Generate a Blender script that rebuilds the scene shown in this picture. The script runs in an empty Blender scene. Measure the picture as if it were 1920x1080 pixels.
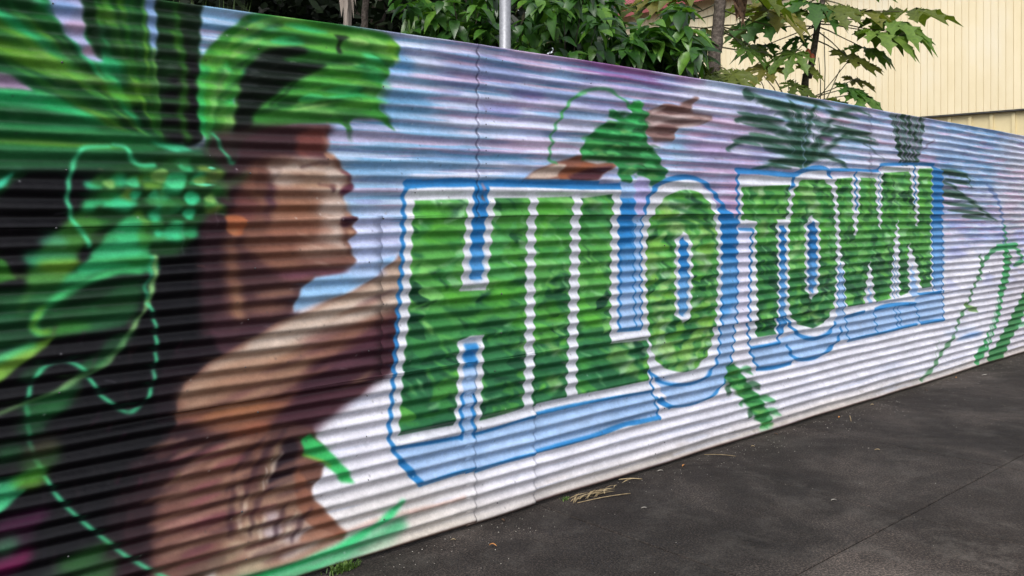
import bpy, bmesh, math, random
import numpy as np
from mathutils import Vector, Matrix
R = random.Random(7)
NR = np.random.RandomState(11)
sc = bpy.context.scene
COL = sc.collection
rad = math.radians

# ------------------------------------------------------------------ camera, sky, sun, exposure
FPX, HOR, EYE = 1652.0, 394.0, 1.57          # focal length and horizon in photo pixels, eye height in metres
cam_d = bpy.data.cameras.new('camera'); cam = bpy.data.objects.new('camera', cam_d); COL.objects.link(cam)
cam.location = (0, 0, EYE); cam.rotation_euler = (rad(90), 0, 0)
cam_d.sensor_width = 36; cam_d.lens = 36 * FPX / 1920
cam_d.shift_y = (HOR - 540) / 1920
cam_d.clip_start = .05; cam_d.clip_end = 500
sc.camera = cam

SUN_EL, SUN_AZ = 48, 200                      # azimuth: direction the light comes from, clockwise from +Y
w = bpy.data.worlds.new('World'); sc.world = w; w.use_nodes = True
nt = w.node_tree; nt.nodes.clear()
o_ = nt.nodes.new('ShaderNodeOutputWorld'); b_ = nt.nodes.new('ShaderNodeBackground'); s_ = nt.nodes.new('ShaderNodeTexSky')
h_ = nt.nodes.new('ShaderNodeHueSaturation'); h_.inputs['Saturation'].default_value = .32
s_.sky_type = 'NISHITA'; s_.sun_disc = False; s_.sun_elevation = rad(SUN_EL); s_.sun_rotation = rad(SUN_AZ)
s_.air_density = 1; s_.dust_density = 3
nt.links.new(s_.outputs[0], h_.inputs['Color']); nt.links.new(h_.outputs[0], b_.inputs[0]); b_.inputs[1].default_value = .15
nt.links.new(b_.outputs[0], o_.inputs[0])
sun_d = bpy.data.lights.new('sun', 'SUN'); sun_d.energy = 1.5; sun_d.angle = rad(40); sun_d.color = (1, .97, .93)
sun = bpy.data.objects.new('sun', sun_d); COL.objects.link(sun)
_a = rad(SUN_AZ); _e = rad(SUN_EL)
_to = Vector((math.sin(_a) * math.cos(_e), math.cos(_a) * math.cos(_e), math.sin(_e)))
sun.rotation_euler = _to.to_track_quat('Z', 'Y').to_euler()
sc.view_settings.view_transform = 'Standard'; sc.view_settings.look = 'None'
sc.view_settings.exposure = 0.53; sc.view_settings.gamma = 1; sc.view_settings.use_curve_mapping = False

# ------------------------------------------------------------------ geometry of the place
DX, DY = .7411, .6716                         # direction of the fence
NX, NY = DY, -DX                              # its normal, towards the street
DIST = 3.373                                  # how far the fence stands from the eye
def fence_s(px):
    r = (px - 960) / FPX
    z = DIST / -(NX * r + NY)
    return z * (DX * r + DY), z               # place along the fence, depth
def fw(s, off=0.0, z=0.0):                    # fence coordinates -> world
    return Vector((DX * s - NX * DIST + NX * off, DY * s - NY * DIST + NY * off, z))
_px = np.linspace(290, 1920, 60)
_tp = 1.84788e-05 * _px**2 + .115432 * _px - 34.456
_ss = np.array([fence_s(p)[0] for p in _px]); _zz = np.array([fence_s(p)[1] for p in _px])
_top = EYE - (_tp - HOR) * _zz / FPX
_tf = np.polyfit(_ss, _top, 3)
def ztop(s):
    return np.polyval(_tf, np.clip(s, .9, 11.2))
ZB = .012
HN = 2.40
def P3(px, py, Z):                            # a point seen at px,py standing Z metres in front
    return Vector(((px - 960) / FPX * Z, Z, EYE - (py - HOR) * Z / FPX))

# ------------------------------------------------------------------ object helpers
def link(name, me, mat=None, parent=None, loc=None):
    o = bpy.data.objects.new(name, me); COL.objects.link(o)
    if mat is not None and me is not None and not me.materials: me.materials.append(mat)
    if parent: o.parent = parent
    if loc is not None: o.location = loc
    return o
def empty(name, loc, label=None, cat=None, group=None, kind=None):
    o = bpy.data.objects.new(name, None); COL.objects.link(o); o.location = loc
    return tag(o, label, cat, group, kind)
def tag(o, label=None, cat=None, group=None, kind=None):
    if label: o['label'] = label
    if cat: o['category'] = cat
    if group: o['group'] = group
    if kind: o['kind'] = kind
    return o
def mesh(name, V, F, smooth=False):
    m = bpy.data.meshes.new(name); m.from_pydata([tuple(v) for v in V], [], F); m.update()
    if smooth: m.shade_smooth()
    return m
class MB:
    def __init__(s): s.V = []; s.F = []
    def add(s, V, F):
        k = len(s.V); s.V += [tuple(v) for v in V]; s.F += [tuple(i + k for i in f) for f in F]
    def box(s, a, b):
        x0, y0, z0 = a; x1, y1, z1 = b
        s.add([(x0,y0,z0),(x1,y0,z0),(x1,y1,z0),(x0,y1,z0),(x0,y0,z1),(x1,y0,z1),(x1,y1,z1),(x0,y1,z1)],
              [(0,3,2,1),(4,5,6,7),(0,1,5,4),(1,2,6,5),(2,3,7,6),(3,0,4,7)])
    def tube(s, pts, rr, n=8, cap=True):
        pts = [Vector(p) for p in pts]; k = len(s.V); m = len(pts)
        if not isinstance(rr, (list, tuple)): rr = [rr] * m
        up = Vector((.13, .21, .97))
        for i, p in enumerate(pts):
            t = (pts[min(i + 1, m - 1)] - pts[max(i - 1, 0)]).normalized()
            a = t.cross(up)
            if a.length < .15: a = t.cross(Vector((1, 0, 0)))
            a.normalize(); b = t.cross(a)
            for j in range(n):
                q = 2 * math.pi * j / n
                s.V.append(tuple(p + (a * math.cos(q) + b * math.sin(q)) * rr[i]))
        for i in range(m - 1):
            for j in range(n):
                j2 = (j + 1) % n
                s.F.append((k + i*n + j, k + i*n + j2, k + (i+1)*n + j2, k + (i+1)*n + j))
        if cap:
            s.F.append(tuple(k + j for j in range(n))[::-1]); s.F.append(tuple(k + (m-1)*n + j for j in range(n)))
    def build(s, name, mat, parent=None, smooth=False):
        return link(name, mesh(name, s.V, s.F, smooth), mat, parent)

# ------------------------------------------------------------------ materials
def new_mat(name):
    m = bpy.data.materials.new(name); m.use_nodes = True
    t = m.node_tree; p = t.nodes['Principled BSDF']
    return m, t, p
def N(t, ty, **kw):
    n = t.nodes.new(ty)
    for k, v in kw.items():
        if k in n.inputs: n.inputs[k].default_value = v
        else: setattr(n, k, v)
    return n
def ramp(t, fac, stops):
    r = t.nodes.new('ShaderNodeValToRGB'); e = r.color_ramp.elements
    while len(e) < len(stops): e.new(.5)
    for i, (p, c) in enumerate(stops):
        e[i].position = p; e[i].color = (*c, 1) if len(c) == 3 else c
    t.links.new(fac, r.inputs[0]); return r
def mix(t, fac, a, b, mode='MIX'):
    m = t.nodes.new('ShaderNodeMix'); m.data_type = 'RGBA'; m.blend_type = mode
    for sock, v in ((m.inputs['Factor'], fac), (m.inputs[6], a), (m.inputs[7], b)):
        if hasattr(v, 'links') or isinstance(v, bpy.types.NodeSocket): t.links.new(v, sock)
        elif isinstance(v, (int, float)): sock.default_value = v
        else: sock.default_value = (*v, 1)
    return m.outputs[2]
def noisy(name, stops, scale=5, detail=6, rough=.6, bump=0, bscale=60, spec=.5, stretch=None, world=True, metal=0, rand=0):
    m, t, p = new_mat(name)
    g = t.nodes.new('ShaderNodeNewGeometry') if world else t.nodes.new('ShaderNodeTexCoord')
    co = g.outputs['Position'] if world else g.outputs['Object']
    if stretch:
        mp = t.nodes.new('ShaderNodeMapping'); mp.inputs['Scale'].default_value = stretch; t.links.new(co, mp.inputs[0]); co = mp.outputs[0]
    n = N(t, 'ShaderNodeTexNoise', Scale=scale, Detail=detail, Roughness=.6); t.links.new(co, n.inputs['Vector'])
    r = ramp(t, n.outputs['Fac'], stops); c = r.outputs[0]
    if rand:
        oi = t.nodes.new('ShaderNodeObjectInfo'); hs = t.nodes.new('ShaderNodeHueSaturation')
        mr = N(t, 'ShaderNodeMapRange'); mr.inputs[3].default_value = 1 - rand; mr.inputs[4].default_value = 1 + rand
        t.links.new(oi.outputs['Random'], mr.inputs[0]); t.links.new(mr.outputs[0], hs.inputs['Value']); t.links.new(c, hs.inputs['Color']); c = hs.outputs[0]
    t.links.new(c, p.inputs['Base Color'])
    p.inputs['Roughness'].default_value = rough; p.inputs['Specular IOR Level'].default_value = spec; p.inputs['Metallic'].default_value = metal
    if bump:
        n2 = N(t, 'ShaderNodeTexNoise', Scale=bscale, Detail=5); t.links.new(co, n2.inputs['Vector'])
        b = N(t, 'ShaderNodeBump', Strength=bump, Distance=.01); t.links.new(n2.outputs['Fac'], b.inputs['Height']); t.links.new(b.outputs[0], p.inputs['Normal'])
    return m
def leaf_mat(name, dark, mid, light, rough=.35, trans=.25, scale=3.0):
    m, t, p = new_mat(name)
    g = t.nodes.new('ShaderNodeNewGeometry'); oi = t.nodes.new('ShaderNodeObjectInfo')
    isl = g.outputs['Random Per Island']
    ad = N(t, 'ShaderNodeMath', operation='ADD'); t.links.new(isl, ad.inputs[0]); t.links.new(oi.outputs['Random'], ad.inputs[1])
    fr = N(t, 'ShaderNodeMath', operation='FRACT'); t.links.new(ad.outputs[0], fr.inputs[0])
    r = ramp(t, fr.outputs[0], [(0, dark), (.55, mid), (1, light)])
    n = N(t, 'ShaderNodeTexNoise', Scale=scale * 12, Detail=3); t.links.new(g.outputs['Position'], n.inputs['Vector'])
    r2 = ramp(t, n.outputs['Fac'], [(.3, (.75, .75, .75)), (.75, (1.25, 1.2, 1.0))])
    c = mix(t, 1.0, r.outputs[0], r2.outputs[0], 'MULTIPLY')
    t.links.new(c, p.inputs['Base Color']); p.inputs['Roughness'].default_value = rough
    tr = t.nodes.new('ShaderNodeBsdfTranslucent'); c2 = mix(t, 1.0, c, (1.5, 1.7, .6), 'MULTIPLY'); t.links.new(c2, tr.inputs[0])
    ms = t.nodes.new('ShaderNodeMixShader'); ms.inputs[0].default_value = trans
    t.links.new(p.outputs[0], ms.inputs[1]); t.links.new(tr.outputs[0], ms.inputs[2])
    t.links.new(ms.outputs[0], t.nodes['Material Output'].inputs[0])
    return m
M = {}
M['shrub'] = leaf_mat('glossy_leaf', (.012, .045, .010), (.036, .115, .018), (.11, .24, .035), .30, .24)
M['papaya'] = leaf_mat('papaya_leaf', (.024, .085, .014), (.065, .155, .026), (.14, .23, .04), .55, .32)
M['papaya_old'] = leaf_mat('yellowing_leaf', (.07, .11, .018), (.11, .14, .022), (.19, .17, .04), .55, .35)
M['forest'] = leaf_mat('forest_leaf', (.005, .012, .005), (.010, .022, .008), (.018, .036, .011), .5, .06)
M['grass'] = leaf_mat('grass_blade', (.05, .10, .02), (.08, .17, .03), (.14, .22, .05), .5, .3)
M['straw'] = noisy('straw', [(.3, (.16, .11, .05)), (.7, (.42, .33, .19))], 30, rough=.8, rand=.3)
M['dead'] = noisy('dead_leaf', [(.3, (.03, .015, .008)), (.7, (.13, .07, .035))], 25, rough=.85)
M['bark_pale'] = noisy('pale_bark', [(.35, (.16, .13, .11)), (.65, (.34, .29, .25))], 14, rough=.9, bump=.6, bscale=40, stretch=(1, 1, .3))
M['bark'] = noisy('papaya_bark', [(.35, (.045, .034, .028)), (.52, (.10, .080, .066)), (.68, (.17, .14, .12))], 45, rough=.9, bump=1, bscale=70)
M['bark_dark'] = noisy('dark_bark', [(.35, (.02, .015, .012)), (.65, (.06, .045, .035))], 14, rough=.9, bump=.6)
M['petiole'] = noisy('petiole', [(.35, (.05, .06, .02)), (.65, (.09, .07, .03))], 12, rough=.5)
M['galv'] = noisy('galvanised_steel', [(.3, (.22, .225, .245)), (.7, (.32, .33, .355))], 60, rough=.42, metal=.35, bump=.05)
M['clad'] = noisy('cream_cladding', [(.25, (.70, .59, .37)), (.5, (.76, .66, .45)), (.75, (.77, .70, .54))], 1.1, rough=.5, stretch=(1, 1, .5), rand=.02)
M['clad_low'] = noisy('cream_lower_cladding', [(.3, (.60, .50, .28)), (.7, (.70, .60, .36))], 1.5, rough=.55)
M['dark_gap'] = noisy('dark_underlay', [(.3, (.46, .36, .20)), (.7, (.56, .44, .25))], 3, rough=.8)
M['drip'] = noisy('dark_flashing', [(.3, (.03, .03, .03)), (.7, (.06, .055, .05))], 5, rough=.6)
M['roof'] = noisy('red_roof', [(.3, (.26, .07, .08)), (.7, (.34, .11, .12))], 2, rough=.55)
M['fascia'] = noisy('red_fascia', [(.3, (.22, .05, .05)), (.7, (.30, .08, .08))], 3, rough=.5)
M['screw'] = noisy('screw_head', [(.3, (.05, .05, .055)), (.7, (.12, .12, .13))], 80, rough=.5, metal=.4)
M['pebble'] = noisy('pebble', [(.3, (.16, .14, .12)), (.6, (.4, .38, .34))], 20, rough=.8)
M['orange_leaf'] = noisy('orange_leaf', [(.3, (.35, .13, .03)), (.7, (.55, .26, .07))], 90, rough=.7)
M['fruit'] = noisy('papaya_fruit', [(.3, (.30, .05, .02)), (.7, (.42, .10, .03))], 20, rough=.4)
M['bounce_road'] = noisy('pale_bounce_road', [(.3, (.24, .235, .225)), (.7, (.34, .33, .315))], 2, rough=.9, bump=.2)  # kept pale so the unseen road throws light back at the fence
M['soil'] = noisy('soil', [(.3, (.02, .016, .012)), (.7, (.05, .04, .03))], 3, rough=.95, bump=.5)

def pavement_mat():
    m, t, p = new_mat('dark_concrete')
    g = t.nodes.new('ShaderNodeNewGeometry'); co = g.outputs['Position']
    def nz(sc_, det=6, rough=.6, dist=0):
        n = N(t, 'ShaderNodeTexNoise', Scale=sc_, Detail=det, Roughness=rough, Distortion=dist); t.links.new(co, n.inputs['Vector']); return n.outputs['Fac']
    base = ramp(t, nz(.9, 7, .62, .6), [(.36, (.0125, .0103, .0093)), (.50, (.0205, .0172, .0158)), (.64, (.046, .039, .0355))]).outputs[0]
    fine = ramp(t, nz(95, 6, .85), [(.38, (.25, .25, .25)), (.5, (.85, .85, .85)), (.60, (3.0, 2.8, 2.6))]).outputs[0]
    c = mix(t, 1.0, base, fine, 'MULTIPLY')
    pm = ramp(t, nz(3.1, 10, .8, .25), [(.50, (0, 0, 0)), (.72, (.55, .55, .55))]).outputs[0]
    c = mix(t, pm, c, (.085, .076, .068))
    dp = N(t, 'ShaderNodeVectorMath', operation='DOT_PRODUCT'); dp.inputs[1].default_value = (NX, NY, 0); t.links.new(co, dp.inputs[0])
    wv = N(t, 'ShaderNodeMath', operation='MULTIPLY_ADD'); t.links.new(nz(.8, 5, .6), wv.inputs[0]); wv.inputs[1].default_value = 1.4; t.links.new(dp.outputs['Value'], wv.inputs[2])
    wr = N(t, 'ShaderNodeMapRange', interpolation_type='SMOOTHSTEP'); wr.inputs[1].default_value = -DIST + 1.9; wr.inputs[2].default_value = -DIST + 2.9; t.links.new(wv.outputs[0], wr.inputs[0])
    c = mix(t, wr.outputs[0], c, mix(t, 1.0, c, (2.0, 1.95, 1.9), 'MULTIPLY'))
    sp = ramp(t, nz(420, 2, .5), [(.70, (0, 0, 0)), (.76, (.6, .6, .6))]).outputs[0]
    c = mix(t, sp, c, (.30, .28, .26))
    oi = t.nodes.new('ShaderNodeObjectInfo'); mr = N(t, 'ShaderNodeMapRange'); mr.inputs[3].default_value = .93; mr.inputs[4].default_value = 1.1
    hs = t.nodes.new('ShaderNodeHueSaturation'); t.links.new(oi.outputs['Random'], mr.inputs[0]); t.links.new(mr.outputs[0], hs.inputs['Value']); t.links.new(c, hs.inputs['Color'])
    t.links.new(hs.outputs[0], p.inputs['Base Color'])
    rr = ramp(t, nz(4, 5), [(.3, (.72,) * 3), (.7, (.95,) * 3)]).outputs[0]; t.links.new(rr, p.inputs['Roughness']); p.inputs['Specular IOR Level'].default_value = .25
    b = N(t, 'ShaderNodeBump', Strength=.55, Distance=.004); t.links.new(nz(130, 5, .7), b.inputs['Height']); t.links.new(b.outputs[0], p.inputs['Normal'])
    return m
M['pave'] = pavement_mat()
#PAINT#
# ------------------------------------------------------------------ the mural: paint on the fence, laid out in metres along and up the fence
S0, S1, PPM = -1.5, 14.5, 380
W, H = int((S1 - S0) * PPM), int(HN * PPM)
img = np.zeros((H, W, 3), np.float32)         # row 0 = top of the fence, sRGB values
def uv(p):
    s, z = fence_s(p[0]); zz = EYE - (p[1] - HOR) * z / FPX
    vn = (zz - ZB) / (float(ztop(s)) - ZB)
    return ((s - S0) * PPM, (1 - vn) * H)
def spline(pts, closed=True, k=5):
    n = len(pts); out = []
    rng = range(n) if closed else range(n - 1)
    for i in rng:
        g = (lambda j: pts[j % n]) if closed else (lambda j: pts[min(max(j, 0), n - 1)])
        p0, p1, p2, p3 = g(i - 1), g(i), g(i + 1), g(i + 2)
        for a in range(k):
            u = a / k
            out.append(tuple(.5 * (2*p1[c] + (p2[c]-p0[c])*u + (2*p0[c]-5*p1[c]+4*p2[c]-p3[c])*u*u + (-p0[c]+3*p1[c]-3*p2[c]+p3[c])*u**3) for c in range(len(pts[0]))))
    if not closed: out.append(pts[-1])
    return out
def box_blur(a, r, ax):
    if r < 1: return a
    a = np.moveaxis(a, ax, 0); n = a.shape[0]
    p = np.concatenate([np.repeat(a[:1], r + 1, 0), a, np.repeat(a[-1:], r, 0)], 0)
    c = np.cumsum(p, 0, dtype=np.float64)
    return np.moveaxis(((c[2*r+1:2*r+1+n] - c[:n]) / (2*r + 1)).astype(np.float32), 0, ax)
def blur(a, rx, ry=None):
    ry = rx if ry is None else ry
    for _ in range(2): a = box_blur(box_blur(a, int(round(rx)), 1), int(round(ry)), 0)
    return a
def fill(loops, pad, SS=2):
    xs = [p[0] for l in loops for p in l]; ys = [p[1] for l in loops for p in l]
    x0 = int(max(0, min(xs) - pad)); x1 = int(min(W, max(xs) + pad + 2)); y0 = int(max(0, min(ys) - pad)); y1 = int(min(H, max(ys) + pad + 2))
    if x1 <= x0 or y1 <= y0: return None
    w_, h_ = (x1 - x0) * SS, (y1 - y0) * SS
    acc = np.zeros((h_, w_ + 1), np.int16)
    for l in loops:
        n = len(l)
        for i in range(n):
            ax, ay = l[i]; bx, by = l[(i + 1) % n]
            ax = (ax - x0) * SS; bx = (bx - x0) * SS; ay = (ay - y0) * SS; by = (by - y0) * SS
            if ay == by: continue
            sg = 1
            if ay > by: ax, ay, bx, by = bx, by, ax, ay; sg = -1
            r0 = max(0, math.ceil(ay - .5)); r1 = min(h_ - 1, math.ceil(by - .5) - 1)
            if r1 < r0: continue
            rr = np.arange(r0, r1 + 1); xx = ax + (rr + .5 - ay) * (bx - ax) / (by - ay)
            np.add.at(acc, (rr, np.clip(np.ceil(xx - .5).astype(int), 0, w_)), sg)
    m = (np.cumsum(acc[:, :w_], 1) != 0).astype(np.float32)
    m = m.reshape(h_ // SS, SS, w_ // SS, SS).mean((1, 3))
    return m, x0, y0
def put(m, x0, y0, col, a=1.0, clip=None):
    h_, w_ = m.shape
    m = m * a
    if clip is not None: m = m * clip[y0:y0+h_, x0:x0+w_]
    v = img[y0:y0+h_, x0:x0+w_]
    c = col[y0:y0+h_, x0:x0+w_] if isinstance(col, np.ndarray) else np.array(col, np.float32) / 255
    v += (c - v) * m[..., None]
def poly(pts, col, bl=1.5, a=1.0, smooth=True, clip=None, raw=False):
    q = pts if raw else [uv(p) for p in pts]
    if bl > 2.5: bl *= .72
    if smooth: q = spline(q)
    f = fill([q], bl * 3 + 3)
    if f is None: return
    m, x0, y0 = f; m = blur(m, bl)
    put(m, x0, y0, col, a, clip)
def orient(l):
    ar = sum(l[i][0]*l[(i+1) % len(l)][1] - l[(i+1) % len(l)][0]*l[i][1] for i in range(len(l)))
    return l if ar > 0 else l[::-1]
def stroke_loops(q, ws):
    loops = []
    for i, (x, y) in enumerate(q):
        r = ws[i]; loops.append(orient([(x + r*math.cos(k*math.pi/5), y + r*math.sin(k*math.pi/5)) for k in range(10)]))
        if i:
            x2, y2 = q[i-1]; r2 = ws[i-1]; dx, dy = x - x2, y - y2; L = math.hypot(dx, dy) or 1
            nx, ny = -dy / L, dx / L
            loops.append(orient([(x2+nx*r2, y2+ny*r2), (x+nx*r, y+ny*r), (x-nx*r, y-ny*r), (x2-nx*r2, y2-ny*r2)]))
    return loops
def stroke(pts, wmm, col, bl=1.2, a=1.0, smooth=True, clip=None, taper=None, raw=False):
    q = list(pts) if raw else [uv(p) for p in pts]
    if smooth and len(q) > 2: q = spline(q, False)
    else:
        q2 = []
        for i in range(len(q) - 1):
            for k in range(6): q2.append(tuple(q[i][c] + (q[i+1][c] - q[i][c]) * k / 6 for c in (0, 1)))
        q = q2 + [q[-1]]
    r = wmm / 2000 * PPM; n = len(q) - 1
    ws = []
    for i in range(n + 1):
        u = i / n
        f = 1 if taper is None else (math.sin(math.pi * min(max(u, .02), .98)) ** .6 if taper == 'both' else (1 - u) ** .7 + .08 if taper == 'end' else u ** .7 + .08)
        ws.append(max(.5, r * f * (1 + .08 * math.sin(i * .9 + r))))
    f = fill(stroke_loops(q, ws), bl * 3 + 3)
    if f is None: return
    m, x0, y0 = f; put(blur(m, bl), x0, y0, col, a, clip)
def blob(px, py, wmm, hmm, col, bl=4, a=1.0, ang=0, clip=None):
    wmm *= 1.55; hmm *= 2.1
    if px > 1000: wmm *= min(3.2, max(1.0, 320 * (fence_s(px + .5)[0] - fence_s(px - .5)[0])) ** .85)
    x, y = uv((px, py)); ca, sa = math.cos(ang), math.sin(ang); L = []
    for k in range(14):
        t = k / 14 * 2 * math.pi; e = 1 + .12 * math.sin(3 * t + px)
        u_, v_ = wmm / 2000 * PPM * math.cos(t) * e, hmm / 2000 * PPM * math.sin(t) * e
        L.append((x + u_*ca - v_*sa, y + u_*sa + v_*ca))
    poly(L, col, bl, a, True, clip, raw=True)
def vnoise(w_, h_, cx, cy, rs):               # smooth value noise, cell size in pixels
    gx, gy = int(w_ / cx) + 3, int(h_ / cy) + 3
    g = rs.rand(gy, gx).astype(np.float32)
    x = np.arange(w_) / cx; y = np.arange(h_) / cy
    xi = x.astype(int); yi = y.astype(int); fx = x - xi; fy = y - yi
    fx = fx*fx*(3-2*fx); fy = fy*fy*(3-2*fy)
    a = g[yi][:, xi]; b = g[yi][:, xi+1]; c = g[yi+1][:, xi]; d = g[yi+1][:, xi+1]
    return (a*(1-fx) + b*fx)*(1-fy[:, None]) + (c*(1-fx) + d*fx)*fy[:, None]
def field(cx, cy, octv=3):
    t = 0; tot = 0
    for k in range(octv):
        wgt = .55 ** k; t = t + wgt * vnoise(W, H, max(3, cx / 2**k), max(3, cy / 2**k), NR); tot += wgt
    return t / tot
def C(*c): return np.array(c, np.float32) / 255
def ss(x, a, b): x = np.clip((x - a) / (b - a), 0, 1); return x*x*(3-2*x)

#MURAL#
SX = lambda px: fence_s(px)[0]
sv = (np.arange(W) / PPM + S0)[None, :]; vv = (1 - np.arange(H) / H)[:, None]
# sky of the painting
f1, f2, f3 = field(320, 26), field(180, 18), field(500, 40)
top_c = C(142, 160, 202); lil = C(196, 198, 220); low = C(220, 219, 230); blu = C(122, 172, 208); pink = C(206, 164, 196)
b0 = ss(vv + (f3 - .5) * .35, .40, .66)[..., None]
base = low * (1 - b0) + lil * b0
img[:] = base
def wash(colr, m, a):
    m = (np.clip(m, 0, 1) * a)[..., None]; img[:] = img * (1 - m) + colr * m
wash(blu, ss(f1, .50, .66) * ss(vv, .45, .62), .75)
wash(C(176, 190, 224), ss(f2, .50, .72) * ss(vv, .35, .6), .6)
wash(pink, ss(field(260, 20), .60, .76) * ss(vv, .5, .7), .5)
wash(blu, ss(vv, .45, .7) * (1 - ss(sv, SX(640), SX(860))) * (.5 + .5 * f2), .75)
wash(C(132, 120, 170), ss(vv, .80, .98) * ss(sv, SX(780), SX(860)) * (1 - ss(sv, SX(1200), SX(1330))) * (.2 + f1), .6)
wash(C(138, 84, 144), ss(vv, .93, .985) * ss(sv, SX(1020), SX(1120)) * (1 - ss(sv, SX(1220), SX(1300))), .8)
wash(C(112, 158, 204), ss(vv, .66, .8) * ss(sv, SX(1700), SX(1780)) * (1 - ss(sv, SX(1880), SX(1925))) * (.4 + .8 * f1), .8)
wash(C(196, 190, 200), ss(sv, SX(1830), SX(1900)) * (1 - .5 * ss(vv, .88, .95)), .6)
wash(C(200, 140, 176), ss(vv, .60, .66) * (1 - ss(vv, .72, .80)) * ss(sv, SX(1320), SX(1390)) * (1 - ss(sv, SX(1740), SX(1800))) * (.2 + f2), .75)
wash(C(184, 150, 188), ss(vv, .58, .7) * (1 - ss(vv, .85, .95)) * ss(sv, SX(1250), SX(1330)) * (1 - ss(sv, SX(1400), SX(1480))), .55)
wash(C(150, 160, 215), ss(field(240, 60), .5, .7) * ss(vv, .3, .4) * (1 - ss(vv, .6, .7)) * ss(sv, SX(1760), SX(1790)), .6)
wash(C(196, 184, 170), (1 - ss(vv, .01, .07 )) * (.3 + field(300, 10)), .6)                       # grime along the foot
wash(C(150, 142, 132), (1 - ss(vv, .0, .03)) * (.3 + field(100, 10)), .5)
wash(C(206, 196, 180), (1 - ss(vv, .03, .2)) * (1 - ss(sv, SX(760), SX(1000))), .55)
wash(C(206, 212, 232), ss(field(150, 9), .52, .66) * ss(vv, .42, .55), .55)
wash(C(90, 148, 190), ss(field(240, 10), .56, .68) * ss(vv, .5, .6) * (1 - ss(sv, SX(1000), SX(1500))), .5)
wash(C(120, 118, 168), ss(field(200, 10), .58, .70) * ss(vv, .5, .6), .4)
wash(C(206, 160, 190), ss(field(180, 9), .61, .72) * ss(vv, .45, .6), .45)
wash(C(160, 176, 214), ss(field(260, 9), .60, .72) * (1 - ss(vv, .35, .5)), .2)
blob(690, 440, 260, 90, (196, 200, 232), 12, .7); blob(700, 500, 200, 110, (185, 200, 236), 12, .8)
for x, y, a_, b_h, c in ((742, 120, 130, 60, (96, 160, 210)), (760, 190, 200, 40, (90, 140, 180)), (800, 240, 260, 30, (120, 165, 205)),
                       (960, 250, 340, 26, (190, 198, 226)), (850, 300, 360, 22, (100, 150, 190)), (940, 205, 200, 24, (120, 116, 176)),
                       (990, 178, 160, 22, (112, 100, 160)), (1010, 330, 260, 30, (140, 175, 222)), (1130, 170, 180, 40, (180, 168, 200)), (720, 330, 200, 26, (120, 160, 200)),
                       (1180, 130, 180, 26, (150, 100, 150)), (1250, 215, 160, 40, (130, 160, 200)), (1290, 150, 130, 22, (160, 120, 165)), (1330, 280, 200, 40, (176, 150, 194))):
    blob(x, y, a_, b_h, c, 9, .65)

rr_ = random.Random(5)
# --- big leaves at the far left
DG, MG, LG, MI, BK = (16, 52, 30), (40, 104, 44), (98, 150, 44), (44, 176, 112), (9, 8, 13)
MILK = (60, 196, 138)
poly([(-700, -400), (60, -300), (372, -40), (372, 60), (374, 130), (378, 262), (300, 290), (200, 305), (120, 312), (-700, 320)], (22, 66, 34), 4, 1, False)
def ray(pts, wmm, c, a=.85, bl=4): stroke(pts, wmm, c, bl, a, taper='both')
for px0, py0, px1, py1, wm, c in ((-60, 30, 200, 200, 60, MG), (-60, -10, 225, 215, 50, MI), (-80, 60, 180, 190, 36, LG), (-60, 105, 190, 230, 50, (30, 90, 50)),
                                 (-60, 5, 230, 235, 26, LG), (40, -30, 260, 240, 44, MI), (-60, 85, 190, 185, 30, (70, 130, 40)), (20, 15, 250, 240, 24, LG),
                                 (70, -20, 240, 200, 40, (36, 130, 76)), (-80, 140, 160, 200, 36, (24, 70, 40)), (170, -40, 300, 255, 66, (40, 110, 34)), (205, -40, 308, 262, 44, (74, 138, 38)), (240, -20, 318, 255, 30, MG),
                                 (262, -20, 305, 250, 26, (34, 84, 40)), (225, -10, 292, 200, 22, (96, 150, 44))):
    ray([(px0, py0), ((px0+px1)/2 + 8, (py0+py1)/2 - 12), (px1, py1)], wm, c)
for k in range(120):
    an = rr_.uniform(-3.25, -1.72); L0 = rr_.uniform(30, 220); L1 = L0 + rr_.uniform(60, 240); cxx, cyy = 305, 285
    p_ = [(cxx + L_ * math.cos(an + (L_ - L0) * .0004), cyy + L_ * math.sin(an) * .95) for L_ in (L0, (L0 + L1) / 2, L1)]
    if p_[2][0] > 372 or (p_[2][0] < 60 and p_[2][1] > 296): continue
    stroke(p_, rr_.uniform(8, 30), rr_.choice([(18, 52, 28), (26, 74, 38), (60, 130, 50), (100, 156, 50), (50, 170, 106), (36, 110, 60), (14, 40, 24), (130, 176, 60)]), rr_.choice([1.5, 2.5]), rr_.uniform(.4, .75), taper='both')
rr0_ = None
for x, y, a_, b_h, c in ((110, 40, 120, 40, (30, 90, 40)), (60, 105, 160, 30, (96, 150, 44)), (140, 140, 160, 26, (100, 156, 60)), (200, 115, 110, 30, MI), (150, 185, 150, 22, (24, 70, 34)),
                         (230, 180, 100, 24, (90, 150, 40)), (205, 60, 80, 30, (20, 60, 30)), (225, 95, 60, 40, (24, 60, 24)), (190, 30, 70, 30, (80, 140, 40)), (250, 130, 60, 30, (32, 90, 30)), (262, 165, 60, 26, (80, 130, 40))):
    blob(x, y, a_, b_h, c, 5, .7, .25)
poly([(82, -40), (152, -40), (158, 60), (170, 90), (192, 114), (168, 112), (150, 90), (120, 60), (96, 10)], (160, 164, 202), 3, 1)
blob(142, 50, 50, 22, (186, 150, 178), 4, .7); blob(120, 15, 70, 22, (112, 150, 200), 5, .8); blob(170, 95, 40, 14, (196, 150, 176), 3, .8)
poly([(152, -20), (176, 0), (182, 60), (192, 110), (172, 90), (160, 50)], (16, 44, 22), 3, .9)
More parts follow.
